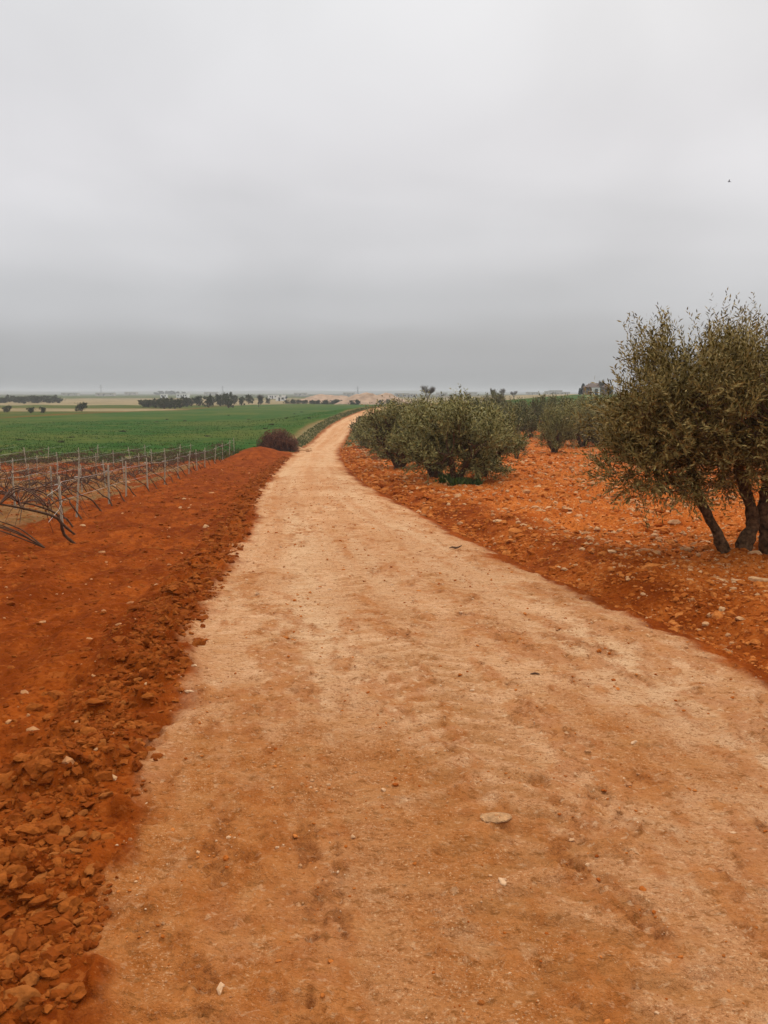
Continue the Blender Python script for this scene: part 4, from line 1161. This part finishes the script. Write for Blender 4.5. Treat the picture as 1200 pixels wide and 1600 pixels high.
far_h = [(860, 900, 12, 5, 'leftmost of the far white houses over the right green field'), (868, 930, 14, 6, 'tallest far white house over the right green field'), (878, 900, 16, 4, 'long low far white house over the right green field'),
         (832, 1000, 15, 4, 'faint white house above the left part of the right green field'), (735, 1000, 16, 4, 'faint white building on the skyline left of the thin bare tree'), (690, 900, 12, 4, 'pale building above the dark round olive'),
         (640, 700, 12, 3.5, 'pale building right of the tan earth mounds'), (628, 800, 14, 3.5, 'pale low building directly beside the tan earth mounds'), (470, 1000, 16, 4, 'pale shed left of the pink earth mound'),
         (165, 900, 20, 4, 'long pale shed on the skyline above the tan strip'), (110, 1000, 20, 4, 'pale farm building on the left skyline'), (205, 1100, 16, 5, 'faint grey farm building left of the distant grove'),
         (545, 1000, 14, 4, 'pale shed between the pink mound and the tan mounds'), (330, 1200, 20, 5, 'faint grey shed over the middle of the distant grove')]
for px, Y, w, h, lb in far_h:
    house(px, Y, w, 8, h * .85, 'flat', lb, 0, 3, wallm=M_shed)

# earth heaps
def heap(px, Y, w, h, d, seed, label, name='earth_mound'):
    x = X_at(px, Y, 622); n = 48
    g = np.linspace(-1, 1, n); A, B = np.meshgrid(g, g)
    rd = np.sqrt(A ** 2 + B ** 2)
    z = np.clip(1 - rd, 0, 1) ** .85 * h * (.72 + .6 * fbm(A * 3 + seed, B * 3, 4, seed)) - .25
    V = np.stack([A.ravel() * w / 2, B.ravel() * d / 2, z.ravel()], 1)
    i = np.arange(n - 1)[:, None] * n; j = np.arange(n - 1)[None, :]
    F = np.stack([i + j, i + j + 1, i + n + j + 1, i + n + j], -1).reshape(-1, 4)
    add_obj(name, mesh_np(name, V, F, [M_spoil], smooth=True), loc=(x, Y, s1(x, Y)), label=label, cat='earth mound')
heap(572, 300, 24, 4.6, 18, 1, 'tan dug earth mound at the road end, left of the pair')
heap(603, 320, 24, 4.2, 18, 2, 'tan dug earth mound right of the pair, touching the trees')
heap(505, 380, 30, 4.0, 20, 3, 'wide low pinkish earth mound beyond the left green field')
heap(530, 420, 24, 3.4, 20, 4, 'smaller pinkish mound between the wide one and the tan pair')
# dark scrub between field and mounds
scr = build_olive([(0, 0, .5, 1.6, .8, .45), (1.2, 0, .4, 1.0, .6, .4), (-1.4, 0, .4, 1.0, .6, .35)], [[(0, 0, -.1, .05), (0, 0, .3, .04), (0, 0, .5, .03)]], 320, .3, 6, 33, M_leaf_far, .3, .25, 0, 0, .05)
for q, (px, Y) in enumerate([(452, 330), (462, 320), (476, 325), (490, 320), (503, 318), (515, 310), (528, 312), (541, 305), (553, 290), (600, 285), (612, 270)]):
    x = X_at(px, Y, 628)
    place_tree(scr, (x, Y, s1(x, Y)), q * .7, (1.2, 1.2, 1.1 + .5 * rw.random()), 'low dark scrub bush in the line along the far edge of the left green field', 'scrub bushes along the far field edge', 'bush', 'bush')
# dark weedy tufts in the green field
for q, (px, py) in enumerate([(260, 657), (244, 661), (289, 659), (194, 676), (325, 684), (357, 650), (388, 657), (424, 665), (460, 648), (472, 645), (484, 655), (448, 655), (30, 690), (110, 686), (95, 693), (415, 672)]):
    x, y, z = ray(px, py)
    place_tree(bush, (x, y, z + .02), q, (.45 + .5 * rw.random(), .5, .22), 'low dark weed clump dotted in the left green field', 'weed clumps in the left green field', 'weed_clump', 'weed')

# pylons
def pylon_mesh(h=14.):
    mb = MB()
    for sx in (-1, 1):
        for sy in (-1, 1):
            mb.tube([(sx * 1.1, sy * 1.1, -.3), (sx * .35, sy * .35, h * .7), (sx * .12, sy * .12, h)], .16, 4)
    zs = np.linspace(0, h * .95, 9)
    for a, b in zip(zs[:-1], zs[1:]):
        wa = np.interp(a, [0, h * .7, h], [1.1, .35, .12]); wb = np.interp(b, [0, h * .7, h], [1.1, .35, .12])
        for s in (-1, 1):
            mb.tube([(-wa, s * wa, a), (wb, s * wb, b)], .05, 3); mb.tube([(s * wa, wa, a), (s * wb, -wb, b)], .05, 3)
    return mb.mesh('tower', [M_steel])
def arm_mesh(h=14.):
    mb = MB()
    for z, w in ((h * .78, 2.2), (h * .9, 1.6)):
        mb.tube([(-w, 0, z), (0, 0, z + .25), (w, 0, z)], .09, 4)
        for s in (-1, 1): mb.tube([(s * w, 0, z), (s * w, 0, z - .7)], .07, 4)
    return mb.mesh('crossarm', [M_steel])
PY, PA = pylon_mesh(), arm_mesh()
for px, Y, hp, lb in [(158, 900, 17, 'thin hazy lattice pylon on the left skyline above the tan strip'), (348, 1000, 15, 'thin hazy lattice pylon over the middle of the distant grove'), (559, 800, 16, 'thin hazy lattice pylon behind the earth mounds')]:
    x = X_at(px, Y, 612); s = hp / 1256 * Y / 14.
    root = add_obj('pylon', None, loc=(x, Y, s1(x, Y)), rot=(0, 0, .3), scale=(s, s, s), label=lb, cat='pylon')
    add_obj('tower', PY, parent=root); add_obj('crossarm', PA, parent=root)

# bird
def bird():
    V = [(0, .10, 0), (.02, .03, .012), (-.02, .03, .012), (0, .03, -.018), (.015, -.06, .008), (-.015, -.06, .008), (0, -.06, -.012), (.025, -.13, .002), (-.025, -.13, .002), (0, -.12, -.004),
         (.07, .04, .05), (.17, -.02, .075), (.07, -.02, .045), (-.07, .04, .05), (-.17, -.02, .075), (-.07, -.02, .045), (.07, .01, .056), (-.07, .01, .056)]
    F = [(0, 2, 1), (0, 1, 3), (0, 3, 2), (1, 2, 5), (1, 5, 4), (1, 4, 6), (1, 6, 3), (2, 3, 6), (2, 6, 5), (4, 5, 8), (4, 8, 7), (4, 7, 9), (4, 9, 6), (5, 6, 9), (5, 9, 8),
         (1, 10, 16), (1, 16, 12), (1, 12, 4), (10, 11, 16), (16, 11, 12), (2, 17, 13), (2, 15, 17), (2, 5, 15), (13, 17, 14), (17, 15, 14)]
    me = bpy.data.meshes.new('bird'); me.from_pydata(V, [], F); me.materials.append(M_bird); return me
a, b_ = (1139 - 600) / 1256., (800 - 284) / 1256.
yy = 58.
kk = yy / (math.cos(PITCH) + b_ * math.sin(PITCH))
BIRD = (kk * a, yy, CAM_Z + kk * (-math.sin(PITCH) + b_ * math.cos(PITCH)))
add_obj('bird', bird(), loc=BIRD, rot=(.3, R(-50), .9), scale=(1.1, 1.1, 1.1), label='tiny dark bird flying high in the sky at the right', cat='bird')

# ------------------------------------------------------------------ haze
HAZE_D = 4.5e-4
if HAZE_D:
    mb = MB(); mb.box(-7000, 7000, -60, 6500, -6, BIRD[2] + 2)
    mh = bpy.data.materials.new('haze_air'); mh.use_nodes = True
    th = mh.node_tree; th.nodes.clear()
    oh = N(th, 'ShaderNodeOutputMaterial'); pv = N(th, 'ShaderNodeVolumePrincipled')
    pv.inputs['Color'].default_value = (.80, .82, .84, 1); pv.inputs['Density'].default_value = HAZE_D; pv.inputs['Anisotropy'].default_value = 0.0
    L(th, pv.outputs[0], oh.inputs['Volume'])
    add_obj('haze', mb.mesh('haze', [mh], False), kind='stuff')
print('vines', cnt, 'objects', len(scene.objects))
